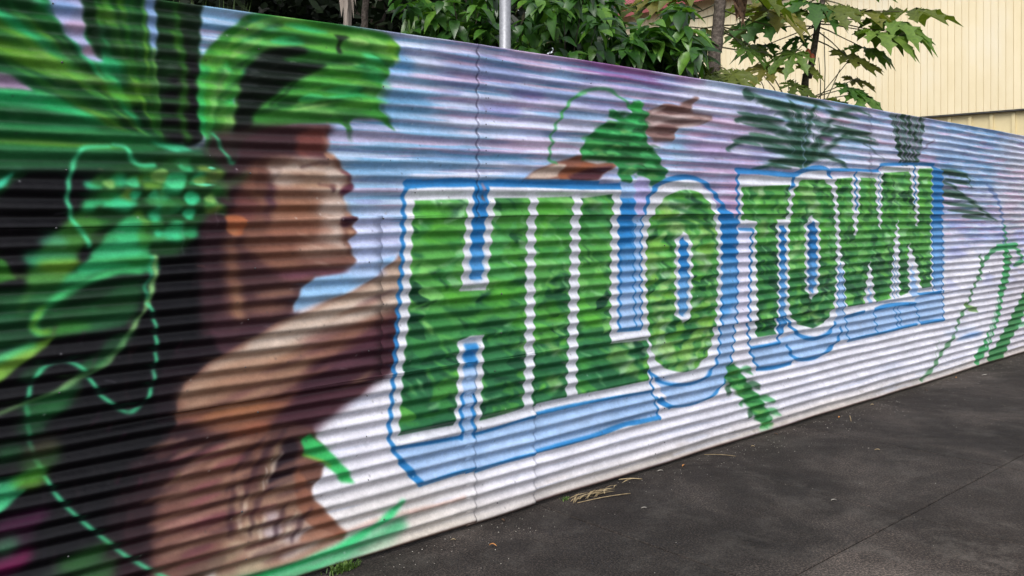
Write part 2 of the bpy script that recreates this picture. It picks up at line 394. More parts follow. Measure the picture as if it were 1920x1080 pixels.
poly([(265, -40), (296, -40), (294, 30), (297, 80), (288, 112), (279, 70), (273, 20)], (128, 158, 200), 2.5, 1)
stroke([(287, 95), (290, 130), (298, 165), (300, 200), (312, 225)], 16, (96, 150, 70), 2, .9, taper='end')
# dark leaf with a green rib
poly([(293, -30), (372, -30), (374, 60), (368, 130), (376, 200), (376, 262), (310, 266), (300, 190), (292, 110), (296, 50)], (20, 40, 24), 3, 1)
poly([(312, 160), (372, 110), (376, 262), (316, 262)], (16, 14, 18), 6, .95)
for y in range(0, 250, 26): blob(316 + (y % 52) * .12, y + 8, 56, 11, (34, 84, 38), 4, .7)
stroke([(332, -10), (336, 60), (343, 110), (345, 170), (340, 215), (352, 262)], 24, (48, 112, 34), 3.5, .85)
stroke([(322, 60), (330, 75), (334, 100)], 12, (88, 160, 40), 3, .7); stroke([(348, 170), (352, 205)], 10, (60, 120, 40), 3, .6)
stroke([(334, 0), (340, 40), (350, 90), (356, 130)], 12, (14, 14, 18), 3, .8)
# leaf fan sweeping across
poly([(-300, 168), (-60, 160), (40, 166), (100, 190), (130, 218), (200, 240), (300, 262), (240, 300), (-60, 315), (-300, 320)], (30, 96, 52), 5, .95)
ray([(-100, 176), (40, 186), (120, 208), (180, 238)], 55, (46, 180, 108), .95); ray([(-60, 212), (60, 214), (150, 228), (240, 262)], 28, (24, 70, 38), .8)
ray([(-60, 240), (60, 246), (200, 262), (330, 280)], 30, (40, 120, 62)); ray([(-100, 262), (60, 268), (160, 274), (240, 278)], 15, (120, 168, 50), .9, 3)
ray([(-60, 285), (120, 292), (260, 298)], 34, (44, 110, 66), .8); ray([(-60, 250), (120, 258), (220, 268)], 14, (16, 48, 24), .7); ray([(-60, 228), (80, 238), (190, 242)], 12, (60, 170, 120), .6)
ray([(-60, 222), (40, 232), (100, 236)], 14, (20, 64, 32), .8)
poly([(-120, 130), (0, 138), (36, 152), (60, 170), (20, 166), (-120, 160)], (176, 146, 182), 3, .95)
# --- black hair
poly([(-700, 322), (-100, 318), (30, 322), (46, 310), (130, 312), (300, 300), (420, 290), (440, 330), (470, 470), (450, 600), (380, 680), (400, 745), (380, 860), (340, 960), (340, 1120), (340, 1400), (-700, 1500)], BK, 4)
poly([(-700, 300), (-100, 300), (140, 295), (300, 285), (400, 275), (400, 318), (200, 322), (40, 324), (0, 360), (-60, 380), (-700, 380)], (26, 74, 42), 5, .9)
poly([(-200, 320), (40, 322), (20, 345), (-10, 368), (-200, 420)], (18, 60, 30), 3, .8)
stroke([(-30, 365), (0, 346), (24, 325)], 22, (60, 190, 150), 2.5, .95, taper='both')
# --- bright arching leaf
poly([(376, 118), (400, 104), (432, 98), (452, 108), (446, 150), (440, 190), (432, 236), (440, 280), (444, 306), (430, 322), (410, 330), (392, 300), (384, 262), (374, 232), (370, 180)], (58, 176, 90), 3)
poly([(378, 112), (420, 60), (446, 44), (470, 26), (560, 34), (660, 52), (728, 66), (748, 92), (748, 108), (735, 118), (728, 140), (716, 160), (706, 190), (722, 215), (740, 245), (712, 226), (664, 222), (652, 250), (640, 232), (600, 232), (540, 236), (480, 262), (452, 280), (430, 290), (440, 220), (440, 150), (420, 112)], (50, 124, 46), 3)
for x, y, a_, b_h, c in ((470, 50, 70, 34, (30, 70, 40)), (500, 44, 90, 26, (60, 160, 120)), (560, 50, 160, 24, (110, 170, 70)), (620, 62, 150, 22, (80, 150, 50)), (540, 74, 160, 26, (36, 96, 40)), (480, 78, 110, 22, (80, 176, 110)),
                         (600, 92, 170, 26, (44, 110, 44)), (660, 90, 130, 22, (90, 160, 70)), (700, 80, 110, 30, (120, 180, 80)), (735, 90, 46, 34, (130, 186, 60)), (430, 100, 90, 30, (96, 170, 60)), (400, 118, 70, 24, (120, 176, 60)),
                         (470, 92, 70, 18, (40, 110, 50)), (660, 118, 120, 24, (30, 90, 40)), (690, 128, 100, 22, (70, 190, 110)), (700, 108, 80, 16, (80, 200, 140)), (740, 112, 26, 20, (150, 190, 80)), (395, 160, 70, 46, (84, 180, 80)), (410, 205, 60, 60, (50, 190, 110)),
                         (405, 140, 80, 14, (30, 110, 50)), (392, 232, 50, 40, (40, 170, 90)), (425, 250, 40, 40, (60, 190, 120)), (438, 290, 20, 40, (60, 210, 140)), (590, 150, 160, 30, (80, 160, 70)), (640, 170, 130, 24, (60, 190, 100)), (560, 180, 150, 26, (60, 130, 50)),
                         (640, 196, 150, 18, (34, 90, 36)), (530, 210, 150, 24, (70, 140, 60)), (600, 208, 160, 16, (110, 160, 90)), (660, 214, 120, 20, (46, 96, 50)), (690, 150, 60, 30, (40, 110, 46)), (680, 180, 60, 20, (50, 180, 90)), (470, 238, 90, 20, (40, 90, 46)), (700, 190, 50, 24, (40, 120, 50)), (580, 128, 90, 18, (30, 76, 34))):
    blob(x, y, a_, b_h, c, 5, .72, .08)
def lerp_path(A_, B_, t_): return [(a_[0] + (b_2[0] - a_[0]) * t_, a_[1] + (b_2[1] - a_[1]) * t_) for a_, b_2 in zip(A_, B_)]
OA = spline([(388, 250), (392, 160), (424, 84), (500, 34), (600, 46), (690, 64), (742, 100)], False, 6); IA = spline([(430, 300), (440, 230), (470, 235), (540, 222), (620, 205), (690, 195), (728, 200)], False, 6)
for k in range(150):
    t_ = rr_.random(); P_ = lerp_path(OA, IA, t_); i0 = rr_.randrange(0, len(P_) - 5); n_ = rr_.randrange(4, 10); seg = P_[i0:i0 + n_]
    if len(seg) < 3: continue
    stroke(seg, rr_.uniform(12, 44), rr_.choice([(30, 80, 36), (40, 110, 44), (70, 150, 60), (100, 176, 70), (130, 190, 84), (60, 190, 120), (24, 64, 34), (80, 160, 60), (150, 200, 110)]), rr_.choice([1.5, 2.5, 4]), rr_.uniform(.4, .75), taper='both')
poly([(440, 246), (446, 190), (456, 140), (478, 112), (505, 94), (560, 88), (575, 100), (530, 112), (600, 118), (612, 122), (570, 146), (540, 160), (510, 185), (480, 210), (468, 240)], (16, 22, 20), 4, .95)
poly([(628, 66), (656, 70), (640, 80), (642, 98), (632, 100), (634, 80)], (20, 30, 22), 2.5, .9)
for y in (106, 132, 160, 190): blob(475 + (y - 106) * -.15, y, 60, 9, (70, 78, 82), 4, .35)
stroke([(506, 200), (540, 172), (556, 150)], 10, (18, 40, 24), 2.5, .7); stroke([(440, 268), (480, 262), (516, 246)], 12, (24, 60, 30), 3, .6)
stroke([(716, 200), (730, 225), (738, 244)], 14, (44, 86, 60), 3, .8, taper='end'); stroke([(648, 222), (656, 250), (658, 268)], 22, (52, 96, 60), 3, .9, taper='end')
for k in range(90):
    x, y = rr_.uniform(-20, 400), rr_.uniform(340, 1050)
    if x > 330 and y > 640: continue
    stroke([(x, y), (x + rr_.uniform(-10, 14), y + 30), (x + rr_.uniform(-24, 18), y + rr_.uniform(50, 90))], rr_.uniform(4, 12), rr_.choice([(38, 28, 40), (52, 30, 44), (30, 32, 40), (58, 36, 38), (24, 22, 30)]), 1.5, .3, taper='both')
# --- face
poly([(455, 262), (500, 240), (560, 234), (618, 235), (612, 252), (606, 272), (616, 286), (634, 300), (650, 322), (663, 344), (656, 354), (646, 362), (644, 380), (652, 396), (668, 410), (662, 424), (668, 436), (654, 450), (657, 470), (668, 488), (656, 504), (636, 514), (590, 522), (566, 544), (548, 582), (520, 610), (440, 640), (420, 560), (428, 480), (436, 400), (440, 330)], (112, 76, 64), 3, 1, False)
FC = None
poly([(440, 240), (618, 235), (608, 262), (606, 292), (540, 300), (470, 310), (448, 380), (456, 500), (440, 640), (380, 660), (380, 300)], (54, 34, 40), 9, .92)
poly([(560, 250), (612, 245), (604, 290), (560, 290)], (124, 66, 58), 6, .7); blob(600, 296, 80, 26, (70, 40, 48), 5, .7)
poly([(505, 305), (560, 296), (612, 300), (640, 318), (655, 338), (640, 352), (640, 385), (600, 370), (560, 350), (520, 350)], (200, 182, 170), 7, .92)
blob(570, 326, 150, 14, (128, 94, 70), 6, .6); blob(590, 345, 130, 18, (150, 104, 72), 6, .6)
poly([(510, 350), (600, 356), (640, 380), (645, 430), (600, 440), (520, 440), (500, 400)], (146, 108, 90), 9, .9)
poly([(600, 376), (644, 372), (650, 400), (640, 440), (650, 480), (600, 500), (560, 470), (600, 430)], (196, 178, 168), 8, .85)
poly([(500, 440), (600, 450), (655, 480), (650, 505), (590, 515), (520, 530), (480, 500)], (124, 84, 70), 9, .85)
blob(560, 430, 200, 36, (140, 92, 74), 9, .7); blob(600, 470, 150, 24, (176, 150, 134), 8, .6); blob(520, 300, 100, 20, (110, 76, 60), 7, .6)
poly([(640, 352), (663, 342), (660, 354), (646, 364), (636, 360)], (84, 40, 58), 2, .95); blob(624, 352, 14, 18, (86, 56, 60), 2.5, .9)
poly([(636, 318), (652, 322), (660, 340), (650, 330)], (104, 54, 66), 2.5, .7)
poly([(640, 408), (668, 408), (660, 420), (648, 426), (638, 418)], (64, 34, 48), 2.5, .95); blob(655, 400, 20, 14, (176, 130, 110), 2.5, .7); blob(656, 436, 24, 16, (170, 130, 108), 2.5, .8)
blob(610, 268, 20, 30, (150, 110, 96), 4, .5); blob(618, 292, 34, 16, (180, 140, 112), 3, .7)
blob(545, 390, 160, 26, (132, 84, 60), 8, .7); blob(460, 390, 70, 60, (96, 56, 56), 9, .8); blob(508, 370, 26, 60, (66, 40, 58), 7, .8); blob(500, 400, 20, 40, (60, 34, 50), 7, .6)
poly([(424, 403), (452, 404), (462, 418), (452, 440), (434, 442), (424, 425)], (160, 94, 62), 3, .95); blob(438, 432, 30, 16, (176, 118, 82), 4, .7)
poly([(480, 508), (640, 506), (660, 504), (640, 518), (590, 521), (540, 528)], (96, 56, 72), 6, .85)
blob(520, 502, 200, 20, (112, 76, 60), 7, .6); stroke([(560, 494), (620, 492), (655, 490)], 26, (104, 68, 62), 5, .7)
poly([(460, 470), (540, 530), (600, 520), (570, 545), (548, 582), (500, 600), (430, 640), (400, 620), (430, 520)], (66, 42, 46), 8, .9)
blob(520, 552, 120, 18, (132, 96, 78), 7, .8); blob(500, 578, 130, 16, (140, 100, 80), 7, .7); blob(540, 562, 90, 12, (50, 30, 40), 6, .6)
stroke([(432, 450), (434, 500), (440, 560), (446, 615)], 46, (128, 88, 68), 8, .85); stroke([(444, 540), (448, 600), (442, 625)], 26, (156, 118, 90), 6, .7)
poly([(398, 618), (440, 628), (520, 600), (560, 582), (500, 626), (420, 650)], (72, 44, 58), 5, .8)
# --- arm and shoulder
poly([(360, 640), (440, 622), (530, 596), (480, 650), (420, 720), (300, 800), (300, 700)], (24, 15, 22), 4)
poly([(400, 600), (480, 600), (560, 584), (480, 650), (420, 670)], (66, 42, 50), 5, .9)
poly([(330, 760), (345, 722), (372, 696), (410, 668), (460, 640), (520, 604), (580, 582), (640, 556), (690, 530), (725, 500), (752, 476), (752, 560), (752, 650), (745, 684), (700, 720), (668, 745), (640, 762), (612, 782), (590, 796), (585, 812), (620, 860), (560, 960), (400, 1040), (290, 1300), (220, 1300), (236, 980), (290, 880), (330, 800)], (104, 70, 60), 3, 1, False)
poly([(560, 590), (690, 534), (752, 478), (752, 566), (700, 590), (600, 640), (480, 690), (350, 750), (335, 740), (400, 680), (480, 636)], (176, 154, 138), 7, .95, False)
poly([(470, 640), (560, 600), (740, 540), (748, 575), (640, 610), (560, 640), (480, 668)], (192, 176, 164), 9, .8)
poly([(334, 735), (400, 690), (500, 660), (600, 650), (560, 720), (450, 765), (340, 772)], (146, 112, 92), 12, .85, False)
poly([(752, 588), (700, 604), (660, 640), (600, 668), (560, 715), (500, 760), (470, 800), (590, 812), (640, 770), (748, 690)], (62, 34, 44), 10, .95, False)
poly([(560, 640), (640, 610), (700, 606), (640, 650), (590, 672)], (140, 100, 88), 10, .6)
blob(690, 636, 150, 22, (100, 56, 72), 7, .7); blob(660, 676, 170, 22, (92, 58, 70), 7, .6); blob(700, 660, 120, 20, (52, 26, 38), 7, .7); blob(610, 716, 160, 28, (56, 32, 42), 9, .7)
stroke([(640, 730), (675, 712), (705, 690)], 16, (150, 126, 90), 4, .6, taper='both')
poly([(330, 775), (420, 776), (500, 765), (560, 730), (500, 800), (420, 812), (345, 790)], (128, 84, 64), 8, .85); blob(450, 770, 240, 22, (160, 104, 68), 8, .7)
poly([(236, 980), (290, 880), (330, 800), (420, 818), (520, 800), (500, 840), (420, 860), (350, 900), (310, 960), (290, 1060), (280, 1300), (200, 1300)], (48, 30, 36), 9, .92)
poly([(300, 905), (345, 880), (400, 842), (470, 820), (520, 812), (480, 880), (420, 920), (300, 930)], (136, 98, 80), 7, .9); blob(470, 812, 130, 22, (168, 96, 66), 7, .7)
poly([(290, 960), (300, 925), (430, 905), (470, 960), (440, 1040), (330, 1120), (290, 1120)], (130, 92, 80), 8, .9); blob(380, 980, 190, 26, (136, 64, 84), 9, .6); blob(360, 1010, 200, 24, (140, 100, 90), 9, .5)
for x, y, c in ((420, 880, (120, 78, 64)), (400, 930, (150, 112, 92)), (340, 960, (110, 70, 62)), (450, 850, (120, 70, 54)), (280, 930, (62, 36, 40)), (290, 870, (66, 38, 44))): blob(x, y, 150, 20, c, 7, .6)
poly([(520, 800), (590, 812), (572, 850), (562, 900), (566, 930), (520, 960), (470, 940), (480, 880)], (92, 62, 58), 6, .9)
poly([(535, 830), (560, 832), (552, 880), (545, 920), (500, 930), (510, 880)], (32, 22, 32), 5, .9)
stroke([(524, 838), (508, 872), (496, 900), (488, 926)], 30, (146, 122, 96), 4, .85); stroke([(500, 880), (496, 905), (492, 922)], 6, (206, 196, 186), 1.2, .7)
stroke([(470, 850), (462, 880), (450, 910)], 26, (60, 38, 46), 6, .7)
poly([(440, 930), (500, 920), (560, 900), (590, 960), (640, 1000), (648, 1010), (610, 1030), (420, 1110), (420, 1000)], (140, 108, 90), 5, .92)
for x, y, a_, b_h, c in ((510, 968, 46, 24, (186, 172, 180)), (512, 998, 60, 24, (190, 178, 186)), (560, 978, 90, 22, (170, 150, 140)), (556, 1004, 120, 22, (196, 184, 188)), (470, 990, 50, 40, (176, 152, 130)), (455, 950, 40, 26, (160, 130, 106)), (440, 1030, 60, 26, (186, 166, 140)),
                         (500, 1030, 110, 20, (190, 170, 150)), (560, 1032, 120, 18, (200, 190, 184)), (432, 985, 20, 60, (70, 42, 50)), (450, 920, 30, 20, (190, 165, 140)), (420, 1050, 80, 30, (130, 110, 90)), (480, 1060, 120, 22, (170, 156, 130)), (380, 1070, 120, 30, (96, 76, 66))):
    blob(x, y, a_, b_h, c, 5, .75, -.1)
stroke([(560, 900), (570, 935), (600, 968), (640, 1004)], 44, (124, 82, 66), 3, .95); poly([(560, 880), (584, 930), (610, 958), (645, 1006), (620, 1000), (580, 985), (556, 940)], (128, 84, 66), 3, .9)
poly([(590, 990), (628, 1004), (640, 1008), (600, 1010), (560, 1016)], (150, 104, 84), 3, .8)
poly([(200, 960), (250, 900), (310, 830), (420, 818), (520, 806), (585, 816), (560, 870), (420, 1010), (330, 1130), (200, 1200)], (40, 22, 26), 12, .22)
for p in ([(545, 800), (500, 850), (470, 900), (452, 960)], [(500, 820), (450, 870), (425, 930)], [(520, 900), (480, 950), (470, 1010)], [(440, 900), (435, 950), (430, 1010)], [(540, 940), (520, 985), (512, 1020)], [(585, 950), (560, 985), (545, 1020)]): stroke(p, 26, (54, 32, 40), 2.5, .6, taper='both')
for p in ([(530, 850), (512, 880), (500, 912)], [(470, 930), (452, 970), (448, 1000)], [(500, 960), (490, 990), (486, 1020)], [(555, 960), (540, 990), (530, 1015)]): stroke(p, 20, (206, 190, 172), 2, .6, taper='both')
for p in ([(300, 925), (350, 885), (410, 848), (470, 826)], [(292, 1000), (360, 975), (430, 950)], [(300, 1050), (380, 1020), (440, 1000)]): stroke(p, 26, (168, 132, 112), 3, .55, taper='both')
poly([(200, 980), (260, 890), (320, 820), (320, 900), (280, 1000), (270, 1150), (200, 1200)], (34, 20, 26), 8, .6)
# light between the arm and the lettering
poly([(590, 522), (655, 512), (668, 500), (700, 490), (745, 478), (720, 502), (690, 528), (640, 554), (548, 586), (556, 560), (568, 540)], (136, 178, 216), 3, .95, False)
blob(690, 505, 130, 40, (184, 196, 230), 8, .6)
stroke([(548, 584), (600, 572), (640, 556)], 12, (146, 104, 84), 4, .5)
for k in range(60):
    t_ = rr_.random(); u_ = rr_.random(); x = 350 + 390 * u_; y = 745 - 235 * u_ ** 1.1 + 130 * (t_ - .15) * (1 - .2 * u_)
    stroke([(x - 40, y + 14), (x, y), (x + 45, y - 22)], rr_.uniform(8, 26), (rr_.choice([(206, 190, 176), (176, 148, 126), (150, 112, 88)]) if t_ < .35 else rr_.choice([(120, 82, 66), (96, 58, 62), (74, 42, 54), (140, 98, 76)])), 3, .35, taper='both')
for k in range(70):
    x, y = rr_.uniform(285, 560), rr_.uniform(830, 1060)
    stroke([(x - 30, y + 12), (x, y), (x + 34, y - 12)], rr_.uniform(8, 26), rr_.choice([(150, 108, 88), (110, 70, 62), (84, 50, 54), (170, 132, 112), (128, 64, 80), (60, 36, 42)]), 2.5, .4, taper='both')
for k in range(46):
    x, y = rr_.uniform(470, 645), rr_.uniform(300, 500)
    stroke([(x - 14, y - 3), (x, y), (x + 16, y + 5)], rr_.uniform(6, 16), (rr_.choice([(200, 176, 160), (160, 120, 100)]) if x > 560 else rr_.choice([(120, 80, 68), (150, 108, 86), (90, 56, 56)])), 2, .35, taper='both')
stroke([(566, 312), (596, 304), (616, 306)], 12, (74, 44, 46), 2.2, .6)
stroke([(600, 344), (616, 347), (630, 346)], 14, (96, 62, 60), 2.4, .6); stroke([(640, 412), (654, 414), (668, 411)], 5, (40, 20, 32), 1, .9); blob(620, 352, 10, 6, (60, 36, 42), 2, .6)
for x0 in range(0, 8): stroke([(500 + x0 * 9, 250 + x0), (488 + x0 * 7, 300), (480 + x0 * 3, 360)], 6, (46, 28, 36), 2, .35, taper='both')
# --- head lei and green shapes on the hair
poly([(180, 330), (260, 300), (330, 285), (400, 300), (420, 330), (408, 380), (372, 420), (360, 450), (330, 478), (290, 480), (250, 470), (210, 430), (150, 430), (140, 400), (170, 360)], (28, 70, 34), 7, .92)
for k in range(70):
    t = rr_.random(); x = 150 + 265 * rr_.random(); y = 300 + 150 * rr_.random() + (25 if x < 230 else 0)
    if (x - 290) ** 2 / 130 ** 2 + (y - 375) ** 2 / 85 ** 2 > 1: continue
    blob(x, y, rr_.uniform(24, 60), rr_.uniform(12, 24), rr_.choice([MILK, (52, 170, 110), (100, 150, 50), (46, 112, 52), (24, 62, 30), (60, 140, 80), (130, 160, 70), (36, 90, 40)]), 3.5, .8, rr_.uniform(-.4, .4))
for x, y, a_ in ((289, 365, 30), (297, 438, 26), (341, 311, 14), (250, 342, 40), (360, 372, 50), (395, 373, 36), (355, 400, 40), (330, 340, 70), (300, 330, 50), (375, 340, 40), (205, 345, 34), (254, 366, 32)): blob(x, y, a_ * .8, a_ * .5, rr_.choice([MILK, (70, 190, 130), (120, 170, 90)]), 2, .95)
poly([(280, 266), (310, 270), (345, 272), (362, 282), (330, 286), (300, 276)], (64, 190, 136), 2, .9, False); poly([(388, 315), (396, 312), (406, 316), (396, 318)], (110, 220, 180), .8, 1, False)
poly([(360, 346), (385, 345), (406, 347), (385, 350)], (100, 215, 170), .8, 1, False); stroke([(400, 250), (430, 300), (440, 305)], 12, (70, 200, 140), 2, .8)
stroke([(395, 330), (420, 345), (440, 340), (460, 330)], 30, (74, 100, 66), 5, .7); stroke([(420, 345), (425, 362), (428, 375)], 14, (70, 110, 60), 4, .7)
poly([(50, 520), (66, 480), (90, 450), (130, 410), (160, 400), (190, 420), (150, 470), (130, 510), (110, 560), (60, 560)], (60, 120, 50), 5, .95)
blob(90, 485, 110, 30, (50, 140, 96), 5, .8); blob(110, 500, 90, 30, (110, 150, 44), 5, .8); blob(95, 520, 110, 20, (70, 130, 60), 5, .8); blob(100, 450, 60, 24, (60, 130, 100), 5, .7); blob(180, 450, 60, 30, (44, 84, 40), 5, .7)
poly([(150, 500), (176, 470), (210, 430), (236, 408), (262, 410), (276, 450), (282, 480), (300, 500), (276, 512), (240, 507), (190, 512), (150, 530), (110, 560), (90, 590), (100, 560), (120, 520)], (52, 150, 92), 4, .97)
blob(240, 440, 60, 40, (60, 186, 120), 4, .7); blob(220, 470, 110, 26, (66, 190, 130), 4, .8); blob(230, 492, 150, 16, (40, 120, 50), 4, .8); blob(190, 500, 120, 18, (62, 196, 130), 4, .8); blob(270, 440, 30, 50, (60, 130, 50), 4, .7)
poly([(-60, 560), (40, 540), (130, 530), (240, 516), (270, 530), (262, 570), (240, 600), (180, 620), (90, 630), (20, 650), (-60, 690)], (24, 72, 38), 8, .9)
poly([(155, 528), (200, 508), (250, 508), (270, 518), (230, 530), (190, 560), (150, 590), (110, 600)], (18, 28, 22), 6, .55)
for x, y, a_, b_h, c in ((60, 570, 130, 26, (44, 104, 60)), (180, 578, 190, 26, (34, 84, 46)), (200, 605, 160, 20, (50, 110, 70)), (120, 618, 110, 22, (60, 140, 50)), (40, 620, 140, 26, (24, 60, 38)), (220, 570, 100, 18, (26, 56, 30)), (-20, 600, 120, 26, (30, 80, 50))): blob(x, y, a_, b_h, c, 6, .7, -.1)
stroke([(262, 508), (230, 506), (196, 514), (160, 528), (120, 548), (90, 570), (68, 592), (62, 612), (72, 626)], 26, (64, 176, 104), 3, .92); stroke([(82, 575), (66, 596), (60, 612), (74, 625), (90, 622)], 16, (110, 160, 50), 3, .85)
poly([(-60, 690), (20, 662), (60, 645), (100, 632), (90, 650), (60, 668), (20, 700), (-60, 760)], (110, 160, 60), 3, .95, False); stroke([(-40, 692), (20, 664), (60, 648)], 26, (74, 190, 130), 4, .85); stroke([(-40, 716), (10, 688), (60, 664)], 16, (140, 180, 70), 4, .7)
stroke([(60, 544), (44, 562), (40, 585)], 14, (80, 130, 60), 4, .6); poly([(-30, 480), (6, 484), (16, 500), (30, 520), (48, 516), (20, 524), (-30, 530)], (44, 110, 34), 3, .9)
stroke([(-20, 512), (20, 516), (46, 516)], 10, (130, 190, 90), 3, .7)
# tendrils
GT = (76, 210, 150)
cf_ = ((1 - vv) * 36.2) % 1.0; cclip = np.repeat(1 - .8 * ss(cf_, .06, .16) * (1 - ss(cf_, .42, .6)), W, 1).astype(np.float32)
stroke([(205, 276), (160, 278), (146, 290), (134, 318), (128, 345), (126, 372), (132, 400), (140, 420), (158, 440), (166, 462)], 15, GT, 1.8, .9)
stroke([(213, 273), (236, 278), (244, 296), (262, 310), (290, 310)], 16, GT, 2, .9)
stroke([(288, 482), (290, 505), (286, 530), (280, 552), (276, 572)], 22, (124, 176, 110), 2, .95); stroke([(282, 482), (280, 520), (270, 540), (276, 560)], 12, (60, 190, 140), 2.5, .7)
stroke([(276, 566), (264, 590), (246, 618), (222, 654), (196, 682), (160, 702), (132, 720), (100, 738), (50, 756), (-40, 790)], 26, (120, 164, 104), 2, .92, taper='both')
for x, y, a_ in ((220, 640, 90), (190, 672, 110), (110, 745, 110), (90, 775, 90), (60, 700, 60), (170, 690, 80)): blob(x, y, a_, 22, (30, 84, 46), 6, .6, -.4)
stroke([(276, 568), (286, 590), (291, 620), (292, 660), (288, 700), (284, 728), (268, 757), (244, 772), (222, 766), (206, 754), (186, 738), (168, 712), (150, 690), (122, 678), (92, 684), (70, 700), (58, 722), (50, 752), (52, 790), (56, 826), (64, 852), (86, 898), (110, 936), (140, 968), (170, 995), (205, 1022), (235, 1045), (275, 1068), (320, 1090)], 13, GT, 1.6, .85, clip=cclip)
poly([(-40, 920), (20, 900), (60, 880), (88, 880), (74, 900), (40, 912), (10, 950), (-40, 980)], (50, 150, 100), 4, .9); poly([(-40, 960), (10, 930), (50, 920), (20, 950), (-40, 990)], (70, 190, 130), 3, .85)
for x, y, a_, c in ((80, 860, 90, (40, 80, 36)), (20, 850, 70, (30, 80, 44)), (60, 800, 60, (26, 70, 40)), (90, 760, 120, (34, 96, 50)), (80, 840, 80, (60, 56, 40)), (60, 900, 70, (90, 150, 40)), (40, 985, 120, (70, 18, 56)), (16, 1062, 110, (110, 14, 70)), (30, 1010, 90, (52, 20, 44)), (130, 1070, 170, (40, 56, 46)), (160, 1050, 120, (40, 90, 40)), (10, 1030, 60, (50, 100, 70)), (180, 1080, 110, (60, 110, 60))):
    blob(x, y, a_, 34, c, 8, .75, -.2)
for k in range(26):
    x, y = rr_.uniform(90, 330), rr_.uniform(600, 960); stroke([(x, y), (x + 5, y - 8), (x + 9, y - 18)], rr_.uniform(3, 7), rr_.choice([(84, 20, 60), (60, 30, 36), (70, 60, 30), (96, 36, 60)]), 1.5, .55)
# --- small greens and stripe at the foot
poly([(566, 828), (578, 816), (590, 824), (606, 838), (618, 848), (630, 862), (644, 874), (656, 890), (662, 906), (640, 905), (632, 894), (618, 880), (600, 866), (570, 858)], (52, 176, 92), 2.5, .97, False)
stroke([(570, 856), (600, 866), (622, 876)], 10, (150, 180, 60), 2, .7)
stroke([(610, 1010), (680, 985), (720, 972), (790, 955), (870, 934)], 8, (164, 92, 66), 3, .8)
stroke([(-100, 1260), (330, 1125), (540, 1080), (640, 1040), (700, 1010), (752, 984)], 60, (52, 158, 100), 7, .8); stroke([(200, 1160), (520, 1072), (600, 1042), (650, 1020), (700, 990), (735, 962), (752, 944)], 34, (58, 190, 118), 3, .95)
stroke([(560, 1086), (650, 1052), (740, 1010)], 30, (70, 160, 110), 10, .5)

# --- arm, hand and plant above the lettering
poly([(975, 338), (1010, 316), (1035, 305), (1066, 298), (1078, 292), (1100, 290), (1110, 300), (1150, 306), (1155, 312), (1140, 322), (1116, 338), (1090, 340), (1040, 336)], (124, 78, 62), 2.5, .97, False)
poly([(980, 336), (1012, 316), (1044, 306), (1060, 308), (1044, 330), (1020, 336)], (190, 172, 160), 3, .9, False); poly([(1060, 330), (1100, 318), (1148, 312), (1118, 337), (1070, 340)], (70, 36, 46), 3, .9, False); stroke([(1050, 332), (1080, 318), (1110, 306)], 34, (140, 78, 48), 4, .7)
poly([(1208, 210), (1232, 202), (1240, 196), (1250, 196), (1268, 200), (1284, 190), (1300, 181), (1308, 182), (1298, 196), (1290, 206), (1300, 212), (1336, 218), (1330, 226), (1310, 236), (1268, 240), (1264, 252), (1258, 266), (1226, 266), (1206, 250)], (128, 98, 92), 2.5, .95, False)
poly([(1232, 202), (1250, 196), (1270, 200), (1284, 206), (1260, 208)], (100, 66, 60), 2.5, .8); poly([(1208, 218), (1260, 214), (1330, 220), (1300, 232), (1240, 234), (1208, 240)], (168, 148, 146), 4, .8); blob(1244, 240, 90, 14, (96, 64, 62), 3, .8); blob(1300, 222, 80, 8, (110, 78, 72), 3, .6)
stroke([(1042, 305), (1030, 300), (1028, 286), (1034, 268), (1030, 262), (1038, 240), (1048, 222), (1060, 200), (1075, 182), (1096, 170), (1120, 166), (1144, 170), (1160, 182), (1172, 192), (1182, 206), (1184, 222)], 15, (60, 150, 84), 1.5, .9)
stroke([(1048, 222), (1060, 200), (1075, 182), (1100, 172)], 9, (86, 180, 90), 1.5, .8)
poly([(1136, 206), (1146, 204), (1160, 214), (1176, 222), (1182, 208), (1182, 190), (1196, 188), (1204, 206), (1214, 212), (1208, 226), (1212, 240), (1208, 252), (1216, 276), (1232, 290), (1236, 306), (1248, 322), (1246, 334), (1222, 350), (1206, 342), (1192, 324), (1182, 330), (1180, 346), (1186, 360), (1184, 384), (1176, 374), (1162, 362), (1160, 340), (1158, 322), (1150, 306), (1116, 304), (1090, 300), (1086, 288), (1094, 266), (1108, 248), (1130, 232), (1160, 226), (1142, 218)], (40, 118, 60), 2, .96, False)
for x, y, a_, b_h, c in ((1192, 200, 60, 26, (66, 190, 90)), (1192, 226, 80, 24, (72, 196, 110)), (1184, 240, 80, 16, (90, 200, 130)), (1140, 250, 120, 20, (50, 150, 80)), (1120, 272, 130, 16, (70, 160, 80)), (1180, 276, 200, 18, (24, 78, 36)), (1150, 296, 230, 18, (28, 76, 34)), (1200, 310, 120, 12, (100, 140, 100)), (1215, 318, 120, 16, (26, 72, 34)), (1192, 256, 60, 20, (60, 180, 100)), (1170, 350, 40, 40, (50, 110, 56)), (1210, 334, 90, 12, (70, 130, 66)), (1100, 284, 60, 14, (44, 120, 56)), (1150, 236, 60, 14, (36, 110, 56))):
    blob(x, y, a_, b_h, c, 2.5, .8)
for k in range(70):
    x = rr_.uniform(1095, 1240); y = rr_.uniform(210, 335)
    if x < 1170 and y > 296 or (x > 1205 and y < 270) or (x < 1140 and y < 250): continue
    stroke([(x - 10, y + 3), (x, y), (x + 12, y + 4)], rr_.uniform(14, 34), rr_.choice([(90, 200, 120), (50, 150, 80), (26, 84, 44), (70, 170, 90), (120, 180, 100), (22, 70, 36)]), 1.6, .6, taper='both')
